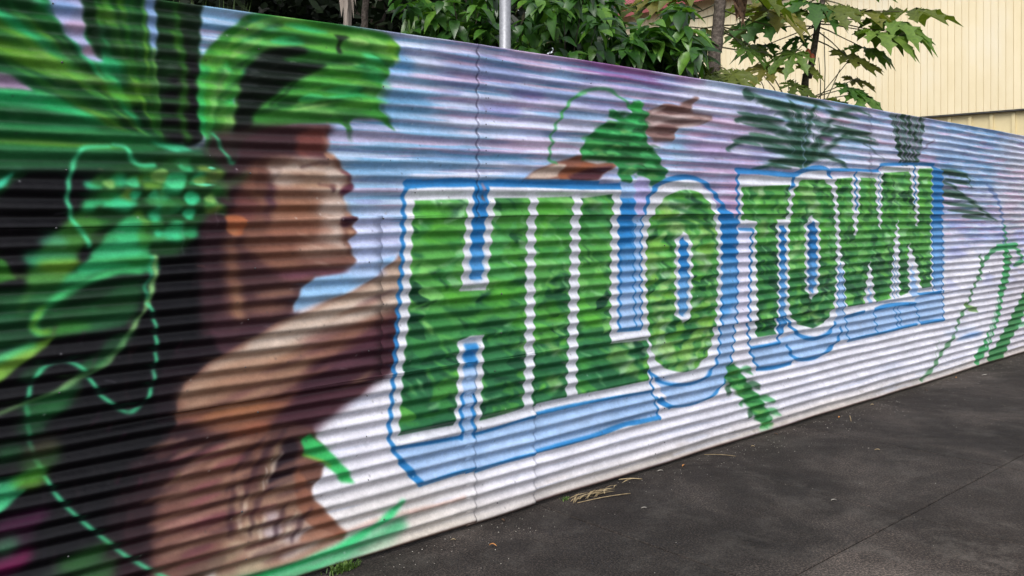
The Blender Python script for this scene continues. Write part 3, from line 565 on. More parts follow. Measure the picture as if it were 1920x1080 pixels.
poly([(1094, 300), (1120, 301), (1140, 304), (1118, 308)], (186, 186, 190), 1.5, .9)
for p in ([(1240, 206), (1256, 212), (1290, 210)], [(1236, 226), (1270, 230), (1312, 228)], [(1230, 250), (1250, 252), (1266, 246)]): stroke(p, 24, (84, 56, 54), 1.8, .6, taper='both')
for p in ([(1216, 214), (1232, 206), (1246, 202)], [(1220, 234), (1256, 222), (1300, 219)], [(1262, 240), (1296, 236), (1318, 230)]): stroke(p, 22, (196, 178, 176), 1.8, .6, taper='both')
# --- palms on the right
def frond(pts, wmm, c=(36, 80, 60), n=9, a=.5, droop=1):
    stroke(pts, wmm * .22, c, 1.5, a)
    q = spline(pts, False, 6)
    for i in range(0, len(q), 1):
        x, y = q[i]; L = 20 * math.sin(math.pi * min(.97, (i + 1.5) / len(q))) + 5
        if i % 2: continue
        for sg in (-1, 1):
            stroke([(x, y), (x + sg * L * .5, y + 3 * droop), (x + sg * L * .8, y + L * .38 * droop)], wmm * .2, rr_.choice([c, (28, 62, 44), (50, 96, 74)]), 2.5, a * .6, taper='end')
K1, K2, K3 = (34, 76, 56), (26, 62, 42), (70, 110, 96)
for pts, wm in (([(1500, 300), (1490, 250), (1470, 210), (1430, 190), (1395, 170)], 150), ([(1500, 300), (1480, 262), (1440, 232), (1400, 222), (1378, 226)], 130), ([(1500, 300), (1470, 280), (1430, 262), (1390, 262), (1362, 282)], 130), ([(1506, 300), (1500, 250), (1498, 220), (1480, 192)], 150), ([(1508, 300), (1512, 250), (1520, 215), (1530, 195)], 130),
                ([(1510, 300), (1540, 262), (1570, 242), (1600, 250)], 120), ([(1510, 300), (1545, 285), (1590, 250), (1640, 262)], 90), ([(1500, 305), (1530, 292), (1565, 298), (1590, 316)], 70), ([(1500, 300), (1470, 300), (1440, 310), (1410, 318)], 80), ([(1515, 300), (1560, 222), (1600, 205), (1630, 215)], 90)):
    stroke(pts, wm * .8, K1, 4, .55, taper='end'); frond(pts, wm)
for x, y, a_, b_h, c in ((1425, 238, 150, 16, K1), (1440, 222, 120, 16, K2), (1480, 200, 200, 22, K1), (1520, 190, 200, 16, K2), (1580, 215, 160, 14, K1), (1440, 258, 190, 18, (60, 104, 80)), (1460, 282, 160, 16, K1), (1470, 305, 130, 16, K2), (1600, 244, 170, 15, K2), (1610, 262, 170, 16, K1), (1400, 268, 120, 14, K3), (1500, 240, 110, 20, K1), (1535, 232, 60, 30, K3), (1550, 260, 60, 14, (160, 130, 170)), (1400, 180, 50, 30, K1), (1545, 292, 110, 10, K2), (1570, 302, 60, 10, K2), (1400, 216, 90, 18, K1), (1575, 226, 100, 10, (200, 150, 176)), (1460, 312, 90, 12, K1)):
    blob(x, y, a_, b_h, c, 3, .82, .05)
stroke([(1508, 200), (1512, 240), (1504, 275), (1508, 300), (1502, 316)], 16, (130, 150, 180), 2.5, .75)
for k in range(26):
    x = rr_.uniform(1480, 1535); y = rr_.uniform(200, 310); stroke([(x, y), (x + 5, y + 8), (x + 3, y + 16)], 7, rr_.choice([(150, 165, 190), K3, K2]), 1, .7)
poly([(1668, 212), (1734, 222), (1730, 250), (1728, 280), (1716, 306), (1694, 306), (1684, 280), (1676, 250)], (44, 82, 66), 4, .5, False)
for k in range(60):
    x = rr_.uniform(1670, 1732); y = rr_.uniform(214, 304); x = 1702 + (x - 1702) * (1 - (y - 214) / 180)
    stroke([(x, y), (x + 5, y + 9)], rr_.uniform(26, 50), rr_.choice([(26, 62, 46), (40, 78, 60), (34, 70, 56)]), 1.3, .8)
for x0 in (1684, 1698, 1708, 1720): stroke([(x0, 216), (x0 + 3, 250), (x0 + (1705 - x0) * .5, 300)], 30, (164, 150, 184), 1.8, .75)
for k in range(14): stroke([(1672 + k * 4.4, 216), (1676 + k * 3.8, 240), (1680 + k * 3.2, 262)], 7, (30, 64, 50), 1.5, .6)
stroke([(1722, 290), (1736, 275), (1752, 262)], 12, (110, 96, 120), 2, .8); stroke([(1620, 268), (1640, 284), (1660, 302)], 14, (60, 84, 84), 2, .8, taper='end')
for pts, wm in (([(1764, 322), (1790, 322), (1812, 330), (1818, 350)], 90), ([(1768, 360), (1796, 364), (1820, 378), (1850, 402), (1866, 412)], 100), ([(1770, 342), (1790, 352), (1810, 372)], 60)):
    stroke(pts, wm * .6, K1, 3, .7, taper='end'); frond(pts, wm * .8)
for x, y, a_, c in ((1785, 325, 150, K2), (1795, 340, 120, K1), (1790, 368, 150, K2), (1800, 384, 170, K1), (1815, 398, 180, K2), (1830, 408, 150, (70, 110, 90))): blob(x, y, a_, 17, c, 3, .85, .05)
stroke([(1850, 348), (1868, 372), (1876, 400), (1882, 430), (1882, 462)], 60, (96, 124, 176), 2.5, .7); stroke([(1882, 425), (1886, 450), (1885, 470)], 60, (64, 150, 110), 2, .85)
GP = (58, 142, 90)
stroke([(1868, 464), (1885, 462), (1905, 460)], 66, (54, 158, 98), 2, .95); stroke([(1868, 464), (1852, 480), (1840, 500), (1838, 520)], 56, GP, 2, .9); stroke([(1902, 462), (1912, 476), (1916, 490), (1902, 496)], 56, GP, 2, .9)
stroke([(1886, 468), (1886, 500), (1880, 540), (1874, 580), (1862, 620), (1850, 650), (1834, 674)], 130, (54, 150, 88), 2, .92); stroke([(1894, 480), (1890, 510), (1884, 545)], 70, (44, 128, 70), 2, .85)
stroke([(1925, 560), (1912, 590), (1894, 625), (1876, 660), (1862, 676)], 210, (42, 118, 62), 2.5, .93); stroke([(1876, 560), (1862, 610), (1852, 650)], 40, (200, 204, 212), 1.5, .8); stroke([(1870, 590), (1858, 640)], 30, (200, 204, 212), 1.5, .8)
stroke([(1838, 480), (1840, 505), (1826, 540), (1818, 570), (1800, 600), (1790, 632), (1768, 660), (1750, 690), (1728, 712)], 46, (70, 128, 84), 1.8, .85); stroke([(1812, 572), (1822, 580), (1834, 582)], 50, (104, 150, 80), 2, .9)
blob(1822, 630, 130, 22, (84, 140, 206), 7, .8); blob(1800, 622, 160, 26, (190, 206, 236), 8, .6); blob(1916, 610, 60, 26, (90, 190, 120), 4, .6)
stroke([(1760, 640), (1752, 690)], 10, (100, 150, 110), 3, .6)

# ------------------------------------------------------------------ the lettering
WHT, BLU, LBL = (214, 216, 226), (40, 122, 186), (156, 186, 224)
def L(*p): return list(p)
# jungle camouflage that shows through the letters
jung = np.zeros_like(img)
save = img.copy(); img[:] = 0
ja, jb = int((SX(730) - S0) * PPM), int((SX(1790) - S0) * PPM)
t0_ = ss(vv + (field(200, 60) - .5) * .3, .25, .62)[..., None]
img[:, ja:jb] = (C(50, 112, 60) * (1 - t0_) + C(92, 158, 64) * t0_)[:, ja:jb]
pal = [(30, 84, 44), (44, 108, 52), (80, 152, 56), (108, 180, 62), (136, 194, 92), (62, 132, 58), (24, 66, 40), (94, 166, 82), (158, 204, 126), (54, 118, 52)]
for k in range(1500):
    X = rr_.uniform(ja, jb); Y = rr_.uniform(.18, .80) * H; d = rr_.uniform(30, 125) / 1000 * PPM; e = rr_.uniform(.28, .6); an = rr_.uniform(-.9, .9)
    upper = Y < .5 * H; c = rr_.choice(pal[2:] if upper and rr_.random() < .72 else pal if upper else pal[:7] + pal[:2])
    pts = [(X + d*math.cos(an)*u - d*e*math.sin(an)*v2, Y + d*math.sin(an)*u + d*e*math.cos(an)*v2) for u, v2 in ((-1, 0), (-.4, .7), (.3, .8), (1, 0), (.3, -.6), (-.4, -.7))]
    poly(pts, c, rr_.choice([1.2, 2, 4]), rr_.uniform(.55, .95), True, None, raw=True)
for k in range(900):
    X = rr_.uniform(ja, jb); Y = rr_.uniform(.2, .78) * H; Lg = rr_.uniform(20, 60); an = rr_.uniform(-.5, 1.1)
    stroke([(X, Y), (X + Lg*math.cos(an)*.5, Y + Lg*math.sin(an)*.5 + 2), (X + Lg*math.cos(an), Y + Lg*math.sin(an))], rr_.uniform(10, 26), rr_.choice([(26, 66, 38), (128, 190, 96), (150, 204, 120), (100, 170, 70), (70, 140, 54)]), 1.5, .6, taper='both', raw=True)
for x, y, a_, b_h in ((1170, 680, 150, 60), (1040, 720, 60, 44), (1180, 640, 60, 40), (1290, 670, 50, 120), (1245, 390, 140, 40), (1320, 490, 60, 80), (1320, 610, 70, 60), (1235, 590, 60, 60), (1110, 380, 90, 30), (1040, 655, 80, 20), (1270, 430, 120, 60), (1250, 660, 120, 50), (1420, 350, 60, 60), (1520, 380, 120, 60), (1530, 595, 60, 30), (1220, 500, 60, 90), (1430, 430, 40, 60)):
    blob(x, y, a_, b_h, (146, 176, 92), 5, .6, .6); blob(x + 5, y + 8, a_ * .5, b_h * .4, (176, 196, 140), 4, .6, -.5)
for x, y, a_ in ((830, 440, 150), (820, 400, 120), (950, 545, 160), (935, 560, 120), (1030, 395, 120), (860, 560, 120), (1030, 580, 90), (1110, 600, 90), (980, 600, 80)): blob(x, y, a_, 44, (86, 160, 44), 6, .6)
for x, y, a_ in ((820, 800, 260), (830, 730, 200), (950, 740, 200), (1050, 690, 160), (1140, 690, 160), (1680, 500, 220), (1620, 540, 160), (1160, 720, 160), (950, 380, 120), (955, 770, 180), (1110, 400, 90)): blob(x, y, a_, 44, (26, 76, 42), 7, .45)
for k in range(70):
    x, y = rr_.uniform(1212, 1345), rr_.uniform(360, 690); blob(x, y, rr_.uniform(40, 110), rr_.uniform(14, 34), rr_.choice([(150, 190, 80), (176, 204, 110), (120, 176, 60), (190, 206, 150), (60, 120, 50), (140, 184, 60)]), 2.5, .6, rr_.uniform(-.9, .2))
for p in ([(1250, 385), (1290, 400), (1330, 430), (1345, 470)], [(1230, 420), (1265, 410), (1300, 420)], [(1260, 376), (1300, 384), (1330, 410)]): stroke(p, 34, (44, 100, 50), 2, .7, taper='both')
for k in range(16):
    x, y = rr_.uniform(1480, 1560), rr_.uniform(345, 600); blob(x, y, rr_.uniform(60, 130), rr_.uniform(12, 24), rr_.choice([(150, 190, 90), (170, 200, 120), (120, 176, 70)]), 2.5, .5, rr_.uniform(-.6, .2))
jung[:] = np.clip(img * np.array([.90, .98, 1.12], np.float32), 0, 1); img[:] = save
# blue depth under and beside the letters
poly([(735, 842), (790, 911), (892, 882), (997, 851), (1125, 817), (1172, 800), (1238, 786), (1223, 738), (1100, 755), (1000, 778), (892, 806)], LBL, 1.2, 1, False)
poly([(1222, 700), (1262, 767), (1300, 760), (1335, 746), (1358, 722), (1374, 680), (1381, 600), (1381, 415), (1350, 385), (1330, 400), (1330, 650), (1280, 715)], LBL, 1.2, 1, False)
poly([(1381, 415), (1350, 385), (1340, 400), (1340, 500), (1382, 500)], BLU, 1.2, 1, False); poly([(1345, 495), (1382, 495), (1382, 560), (1345, 600)], (86, 150, 206), 8, .9)
poly([(1158, 340), (1210, 350), (1206, 380), (1203, 620), (1158, 622)], LBL, 1.2, 1, False)
poly([(1159, 372), (1188, 372), (1188, 498), (1159, 498)], BLU, 3, .98, False); poly([(1190, 335), (1215, 342), (1206, 400), (1190, 400)], (178, 170, 214), 3, .9); poly([(1160, 470), (1190, 470), (1190, 540), (1160, 540)], (110, 160, 212), 8, .7)
poly([(1409, 655), (1425, 695), (1486, 681), (1494, 674), (1531, 671), (1558, 655), (1576, 638), (1592, 639), (1645, 626), (1719, 610), (1770, 600), (1765, 321), (1747, 309), (1740, 540), (1586, 590), (1460, 640)], LBL, 1.2, 1, False)
poly([(1746, 309), (1766, 321), (1768, 460), (1748, 460)], BLU, 1.2, .95, False); poly([(1748, 430), (1768, 430), (1769, 520), (1748, 520)], (100, 156, 210), 8, .8)
for x, y, a_ in ((830, 872, 200), (950, 835, 220), (1100, 790, 240), (1290, 742, 130), (1600, 610, 200)): blob(x, y, a_, 26, (176, 198, 230), 8, .5)
# white bodies
HIL = L((761, 352), (887, 352), (886, 400), (884, 522), (906, 522), (914, 400), (917, 352), (1160, 352), (1161, 400), (1158, 500), (1158, 624), (1211, 617), (1216, 640), (1221, 735), (1100, 757), (996, 780), (893, 812), (872, 815), (735, 845), (735, 775), (745, 675), (750, 575), (757, 500), (761, 400))
poly(HIL, WHT, 1.3, 1, False)
OO = L((1207, 400), (1216, 375), (1235, 350), (1262, 339), (1290, 338), (1312, 346), (1334, 372), (1348, 410), (1352, 450), (1353, 560), (1351, 630), (1344, 678), (1322, 708), (1290, 720), (1255, 716), (1230, 704), (1216, 680), (1207, 640), (1203, 560), (1203, 450))
poly(OO, WHT, 1.3, 1)
poly([(1382, 329), (1484, 329), (1500, 323), (1520, 319), (1545, 319), (1558, 330), (1600, 331), (1645, 331), (1655, 320), (1655, 312), (1747, 312), (1748, 400), (1750, 550), (1722, 556), (1715, 566), (1676, 569), (1645, 577), (1620, 584), (1588, 592), (1568, 604), (1556, 620), (1530, 632), (1500, 628), (1480, 612), (1462, 590), (1460, 640), (1409, 650), (1407, 424), (1386, 425), (1384, 400)], WHT, 1.3, 1, False)
poly([(1383, 424), (1407, 424), (1408, 640), (1383, 600)], (212, 210, 232), 2, .9, False)
def green(pts, smooth=False, bl=1.3): poly(pts, jung, bl, 1, smooth)
green([(777, 375), (877, 374), (872, 450), (868, 522), (866, 545), (914, 542), (916, 500), (922, 450), (926, 372), (992, 372), (990, 450), (988, 600), (984, 700), (981, 763), (950, 773), (901, 786), (903, 720), (907, 640), (906, 630), (880, 634), (862, 640), (860, 700), (855, 780), (852, 798), (800, 807), (747, 818), (756, 700), (767, 600), (773, 450)])
green([(1006, 372), (1074, 369), (1072, 450), (1069, 600), (1066, 700), (1062, 747), (1030, 753), (998, 760), (1002, 650), (1003, 500)])
green([(1089, 372), (1148, 364), (1148, 500), (1146, 645), (1180, 644), (1216, 640), (1218, 700), (1217, 716), (1160, 727), (1082, 742), (1084, 650), (1086, 500)])
green([(1213, 500), (1215, 440), (1225, 398), (1244, 372), (1270, 358), (1300, 358), (1326, 378), (1341, 420), (1345, 500), (1343, 580), (1338, 640), (1322, 678), (1296, 698), (1265, 698), (1236, 682), (1220, 640), (1214, 570)], True)
green([(1389, 350), (1436, 348), (1477, 347), (1482, 370), (1478, 390), (1474, 412), (1478, 416), (1474, 450), (1474, 560), (1482, 590), (1498, 610), (1523, 617), (1547, 606), (1562, 581), (1567, 541), (1569, 480), (1567, 414), (1562, 370), (1556, 347), (1543, 336), (1503, 337), (1490, 353), (1484, 380), (1484, 412), (1456, 414), (1458, 500), (1458, 628), (1420, 634), (1418, 500), (1416, 416), (1390, 413)])
green([(1566, 335), (1596, 334), (1597, 380), (1603, 440), (1608, 440), (1606, 400), (1611, 334), (1641, 334), (1644, 380), (1650, 430), (1654, 420), (1653, 380), (1654, 324), (1706, 322), (1710, 360), (1720, 424), (1724, 424), (1721, 380), (1720, 317), (1746, 316), (1747, 400), (1747, 537), (1728, 540), (1722, 500), (1706, 456), (1704, 500), (1708, 548), (1688, 556), (1686, 480), (1684, 410), (1678, 480), (1672, 560), (1642, 567), (1636, 520), (1630, 490), (1624, 540), (1620, 570), (1588, 576), (1580, 540), (1578, 480), (1570, 420)])
# white rims of the notches and holes
def wline(pts, wmm=40, c=WHT, **k): stroke(pts, wmm, c, 1.2, 1, smooth=False, **k)
for pts in (([(1267, 450), (1282, 434), (1297, 450), (1298, 520), (1296, 592), (1282, 607), (1266, 592), (1266, 520)]), ([(1509, 420), (1522, 403), (1536, 420), (1537, 480), (1534, 545), (1522, 562), (1510, 545), (1508, 480)])): poly(pts, WHT, 1.3, 1, False)
poly([(1274, 456), (1281, 444), (1289, 456), (1291, 520), (1288, 584), (1280, 594), (1272, 584), (1274, 520)], BLU, 1.3, 1, False); poly([(1274, 520), (1290, 520), (1288, 585), (1280, 592), (1273, 582)], (120, 168, 214), 5, .7)
poly([(1515, 424), (1522, 414), (1530, 424), (1531, 480), (1528, 536), (1522, 550), (1515, 536), (1514, 480)], BLU, 1.3, 1, False); poly([(1515, 490), (1531, 490), (1528, 538), (1522, 549), (1515, 536)], (110, 162, 214), 5, .6)
# H notches
poly([(872, 352), (877, 374), (872, 450), (868, 522), (864, 544), (915, 543), (917, 520), (923, 450), (926, 352)], WHT, 1.3, 1, False)
poly([(888, 338), (916, 338), (912, 400), (908, 450), (906, 522), (884, 523), (884, 450), (887, 400)], BLU, 1.3, 1, False); poly([(885, 470), (907, 470), (906, 520), (885, 521)], (96, 156, 210), 6, .6)
poly([(860, 640), (880, 630), (907, 628), (905, 700), (900, 800), (893, 812), (852, 820), (852, 780), (858, 700)], WHT, 1.3, 1, False)
poly([(872, 646), (896, 644), (893, 700), (888, 760), (888, 822), (864, 826), (864, 760), (868, 700)], LBL, 1.3, 1, False); poly([(872, 646), (896, 644), (893, 690), (869, 694)], BLU, 4, .95, False)
stroke([(867, 740), (864, 780), (866, 822)], 20, BLU, 1.3, .95); stroke([(890, 740), (886, 780), (890, 818)], 20, BLU, 1.3, .95)
# dividers
def band(p): poly(p, WHT, 1.3, 1, False)
band([(992, 366), (1007, 366), (1004, 525), (1000, 700), (997, 764), (981, 767), (985, 700), (987, 525)]); band([(1074, 362), (1089, 362), (1086, 525), (1084, 640), (1081, 746), (1062, 750), (1067, 640), (1069, 525)])
band([(1147, 362), (1162, 362), (1160, 500), (1159, 622), (1206, 617), (1216, 640), (1180, 643), (1146, 646), (1146, 500)])
for p, wm in (([(1484, 332), (1484, 352), (1480, 372), (1478, 392)], 36), ([(1562, 334), (1566, 380), (1571, 440), (1574, 490), (1574, 540), (1572, 580)], 62)): stroke(p, wm, WHT, 1.3, 1, smooth=False)
stroke([(1410, 425), (1414, 500), (1413, 560), (1413, 640)], 60, WHT, 1.3, 1, smooth=False); stroke([(1398, 418), (1414, 422)], 44, WHT, 1.2, 1)
poly([(1455, 412), (1480, 412), (1479, 425), (1477, 560), (1484, 592), (1496, 612), (1484, 622), (1460, 628), (1456, 628), (1458, 500)], WHT, 1.3, 1, False)
poly([(1462, 424), (1472, 424), (1472, 500), (1471, 580), (1478, 612), (1460, 640), (1461, 560)], BLU, 1.3, 1, False); poly([(1463, 500), (1471, 500), (1472, 600), (1462, 620)], (120, 168, 216), 5, .6)
poly([(1563, 575), (1572, 490), (1582, 490), (1586, 580), (1576, 596)], WHT, 1.3, 1, False); poly([(1570, 580), (1574, 500), (1580, 500), (1584, 590), (1560, 640), (1566, 610)], LBL, 1.3, 1, False)
stroke([(1574, 494), (1572, 530), (1570, 580)], 14, BLU, 1.2, .95); stroke([(1580, 510), (1582, 550), (1583, 590)], 14, BLU, 1.2, .95)
for p in ([(1595, 326), (1612, 326), (1611, 380), (1607, 440), (1603, 440), (1599, 390)], [(1641, 324), (1655, 320), (1654, 380), (1651, 432), (1646, 390)], [(1706, 314), (1722, 314), (1721, 370), (1723, 426), (1716, 390)],
          [(1631, 488), (1637, 530), (1643, 578), (1619, 584), (1625, 530)], [(1684, 408), (1687, 450), (1689, 562), (1670, 568), (1678, 450)], [(1706, 454), (1716, 490), (1724, 520), (1730, 548), (1706, 556), (1704, 500)]): poly(p, WHT, 1.2, 1, False)
for p, wm in (([(1603, 322), (1604, 360), (1606, 392)], 30), ([(1648, 316), (1650, 350), (1649, 390)], 12), ([(1714, 310), (1715, 350), (1716, 380)], 28), ([(1679, 480), (1677, 520), (1676, 570)], 14), ([(1683, 500), (1683, 540), (1684, 565)], 12)): stroke(p, wm, BLU, 1.2, .9, smooth=False)
for p in ([(1631, 530), (1637, 590), (1624, 595)], [(1710, 492), (1724, 552), (1708, 560)]): poly(p, (150, 184, 224), 1.3, 1, False)
poly([(1586, 578), (1620, 571), (1642, 568), (1672, 562), (1708, 550), (1708, 566), (1674, 571), (1645, 579), (1620, 585), (1588, 593)], WHT, 1.2, 1, False); poly([(1727, 541), (1750, 537), (1762, 546), (1722, 554)], WHT, 1.2, 1, False)
# blue outlines
def bline(pts, wmm=20, a=.95, **k):
    if pts[0][0] > 1370: wmm *= 1.6
    stroke(pts, wmm, BLU, 1.1, a, **k)
bline([(765, 344), (830, 342), (887, 343)], 42); bline([(916, 344), (1000, 346), (1100, 350), (1160, 350)], 34); bline([(930, 340), (1060, 341), (1120, 344)], 22, .8)
bline([(763, 350), (757, 362), (757, 400), (753, 500), (747, 575), (741, 675), (732, 775), (729, 815), (735, 840), (750, 866), (768, 890), (790, 910)], 22)
bline([(735, 842), (800, 832), (868, 820)], 20); bline([(752, 868), (770, 886), (788, 908)], 30)
bline([(888, 812), (930, 800), (997, 780), (1100, 757), (1180, 744), (1224, 736)], 18); bline([(790, 910), (860, 888), (892, 881), (950, 862), (997, 850), (1060, 834), (1125, 816), (1172, 800), (1200, 795), (1238, 786)], 24)
bline([(1222, 700), (1226, 736), (1232, 760), (1238, 788)], 18); bline([(1207, 395), (1214, 370), (1234, 346), (1262, 335), (1295, 333), (1320, 344), (1342, 370), (1360, 395), (1381, 416)], 30)
bline([(1206, 396), (1203, 450), (1203, 618)], 14); bline([(1190, 420), (1190, 520), (1192, 616)], 12); bline([(1161, 400), (1164, 520), (1162, 616)], 18); bline([(1160, 620), (1203, 617)], 22)
bline([(1220, 698), (1238, 716), (1264, 724), (1300, 722), (1328, 708), (1346, 682), (1352, 640), (1354, 560)], 20); bline([(1232, 748), (1250, 764), (1290, 762), (1330, 748), (1356, 726), (1370, 690), (1378, 640), (1381, 560), (1382, 500)], 18)
bline([(1240, 752), (1258, 766)], 34)
bline([(1380, 320), (1436, 324), (1484, 327), (1500, 321), (1522, 315), (1548, 316), (1557, 330)], 24); bline([(1556, 318), (1600, 319), (1645, 320), (1652, 309), (1700, 308), (1750, 309)], 16); bline([(1483, 328), (1487, 342), (1480, 352)], 22)
bline([(1381, 322), (1380, 360), (1382, 416)], 18); bline([(1386, 430), (1412, 431)], 14, .8); bline([(1409, 430), (1406, 520), (1404, 600), (1408, 652), (1414, 672), (1424, 694)], 15)
bline([(1410, 654), (1436, 650), (1463, 645)], 15); bline([(1424, 694), (1456, 690), (1486, 681)], 18); bline([(1463, 600), (1462, 645)], 14)
bline([(1478, 600), (1492, 622), (1508, 634), (1532, 636), (1556, 624), (1566, 606)], 18); bline([(1479, 650), (1494, 674), (1531, 671), (1558, 654), (1574, 634), (1578, 616)], 18)
bline([(1586, 595), (1620, 586)], 18); bline([(1640, 582), (1672, 573), (1714, 571)], 20); bline([(1722, 552), (1764, 548)], 18); bline([(1592, 640), (1645, 627)], 18); bline([(1645, 627), (1719, 610)], 16); bline([(1727, 608), (1770, 601)], 20)
bline([(1586, 600), (1592, 640)], 12); bline([(1640, 588), (1645, 626)], 12); bline([(1676, 574), (1684, 616)], 11); bline([(1684, 574), (1690, 614)], 11); bline([(1716, 570), (1726, 608)], 12)
bline([(1766, 322), (1768, 450), (1769, 540), (1770, 600)], 14); bline([(1748, 316), (1750, 450), (1752, 546)], 11)
blob(905, 352, 14, 22, (176, 120, 130), 3, .7); blob(905, 372, 12, 16, (120, 70, 56), 2, .8)
for k in range(60):  # dirt line at the top lap, painted dark to stand in for gap shade
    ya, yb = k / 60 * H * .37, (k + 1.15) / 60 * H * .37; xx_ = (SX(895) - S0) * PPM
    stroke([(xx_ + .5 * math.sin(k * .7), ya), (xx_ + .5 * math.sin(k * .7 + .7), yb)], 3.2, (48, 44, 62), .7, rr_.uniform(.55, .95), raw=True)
# plant tail under the O
poly([(1366, 690), (1380, 684), (1392, 700), (1400, 712), (1410, 728), (1424, 742), (1436, 762), (1450, 784), (1440, 806), (1424, 790), (1412, 772), (1398, 752), (1384, 736), (1372, 724), (1362, 712)], (44, 126, 62), 2, .96, False)
for x, y, c in ((1380, 700, (90, 150, 60)), (1396, 728, (60, 160, 84)), (1416, 752, (30, 90, 44)), (1432, 780, (50, 130, 60)), (1440, 800, (60, 150, 70)), (1374, 716, (30, 76, 36)), (1404, 742, (40, 100, 50))): blob(x, y, 60, 15, c, 2.5, .8)
for p in ([(1384, 734), (1372, 728), (1362, 722)], [(1430, 764), (1446, 768), (1462, 764)], [(1400, 716), (1412, 712)]): stroke(p, 10, (40, 90, 50), 1.5, .7, taper='end')

for k in range(40):
    u_ = rr_.random(); x = 1374 + 66 * u_; y = 704 + 90 * u_ + rr_.uniform(-12, 12)
    stroke([(x - 10, y), (x, y + 2), (x + 12, y - 1)], rr_.uniform(10, 26), rr_.choice([(90, 170, 90), (30, 84, 44), (60, 150, 76), (24, 70, 38), (120, 180, 90)]), 1.6, .6, taper='both')
for p in ([(1384, 700), (1402, 694), (1414, 704)], [(1396, 728), (1416, 722), (1430, 732)], [(1376, 722), (1366, 734), (1374, 742)], [(1412, 752), (1436, 748), (1456, 756)], [(1398, 750), (1392, 762)], [(1424, 784), (1446, 772), (1466, 780)], [(1414, 772), (1404, 784)]): stroke(p, 44, rr_.choice([(34, 100, 52), (60, 150, 80), (24, 76, 38)]), 1.8, .75, taper='both')
blob(1452, 782, 60, 12, (150, 190, 160), 4, .5); blob(1438, 806, 60, 14, (130, 180, 140), 4, .5)
# scuffs, runs and rust
for k in range(150):
    x = rr_.uniform(60, 1800); y = 394 + rr_.uniform(-.9, .9) * 300 * (fence_s(960)[1] / fence_s(x)[1]); L_ = rr_.uniform(3, 22)
    stroke([(x, y), (x + L_ * .5, y + rr_.uniform(-2, 2)), (x + L_, y + rr_.uniform(-3, 3))], rr_.uniform(1.5, 3.5), rr_.choice([(120, 116, 120), (70, 62, 64), (190, 188, 192), (150, 110, 90)]), .7, rr_.uniform(.25, .6))
for k in range(46):
    X = rr_.uniform(0, W); Y = rr_.uniform(.05, .9) * H; stroke([(X, Y), (X + 1, Y + 14), (X, Y + rr_.uniform(20, 60))], rr_.uniform(2, 5), rr_.choice([(150, 140, 136), (136, 120, 110), (190, 190, 200)]), 1, .3, taper='end', raw=True)
for k in range(160):
    X = rr_.uniform(0, W); Y = H * (1 - abs(rr_.gauss(0, .022))); stroke([(X, Y), (X + rr_.uniform(5, 60), Y + rr_.uniform(-1.5, 1.5))], rr_.uniform(2, 9), rr_.choice([(120, 108, 94), (96, 84, 72), (150, 120, 96), (84, 70, 60)]), 1.6, rr_.uniform(.15, .5), raw=True)
wash(C(70, 48, 42), (1 - ss(vv, .002, .009)) * np.ones_like(sv), .8)  # dark brown line along the very bottom edge
# wear: overspray clouding, speckle, scuffs
cl = field(60, 14); img *= (1 + (cl - .5) * .16)[..., None]
cl = field(9, 5, 2); img *= (1 + (cl - .5) * .07)[..., None]
img *= (1 + (NR.rand(H, W) - .5) * .08)[..., None]; img *= (1 + (field(5, 4, 2) - .5) * .06)[..., None]
wt = ss(field(700, 500), .52, .7) * ss(field(26, 8), .55, .75); wash(C(150, 146, 150), wt, .14)
sp_ = NR.rand(H, W); sp_ = (sp_ > .99985).astype(np.float32); sp_ = np.clip(blur(sp_, 1) * 6, 0, 1); wash(C(60, 58, 60), sp_, .55)
sp_ = NR.rand(H, W); sp_ = (sp_ > .99995).astype(np.float32); sp_ = np.clip(blur(sp_, 1) * 7, 0, 1); wash(C(220, 220, 220), sp_, .6)
img[:] = np.clip(img, 0, 1)
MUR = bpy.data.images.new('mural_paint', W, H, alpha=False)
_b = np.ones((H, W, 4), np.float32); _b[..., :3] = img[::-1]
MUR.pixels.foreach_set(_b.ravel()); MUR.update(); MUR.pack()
# ------------------------------------------------------------------ the fence
m, t, p = new_mat('mural_paint_on_iron'); M['mural'] = m
ti = t.nodes.new('ShaderNodeTexImage'); ti.image = MUR; ti.interpolation = 'Cubic'; ti.extension = 'EXTEND'
un = t.nodes.new('ShaderNodeUVMap'); un.uv_map = 'wall'; t.links.new(un.outputs[0], ti.inputs[0])
g = t.nodes.new('ShaderNodeNewGeometry')
n1 = N(t, 'ShaderNodeTexNoise', Scale=9, Detail=6, Roughness=.65); t.links.new(g.outputs['Position'], n1.inputs['Vector'])
r1 = ramp(t, n1.outputs['Fac'], [(.3, (.90, .90, .90)), (.7, (1.03, 1.03, 1.03))])
t.links.new(mix(t, 1.0, ti.outputs[0], r1.outputs[0], 'MULTIPLY'), p.inputs['Base Color'])
r2 = ramp(t, n1.outputs['Fac'], [(.3, (.40,) * 3), (.7, (.55,) * 3)]); t.links.new(r2.outputs[0], p.inputs['Roughness'])
p.inputs['Specular IOR Level'].default_value = .26
n2 = N(t, 'ShaderNodeTexNoise', Scale=26, Detail=4, Roughness=.5); t.links.new(g.outputs['Position'], n2.inputs['Vector'])
bp = N(t, 'ShaderNodeBump', Strength=.35, Distance=.006); t.links.new(n2.outputs['Fac'], bp.inputs['Height']); t.links.new(bp.outputs[0], p.inputs['Normal'])

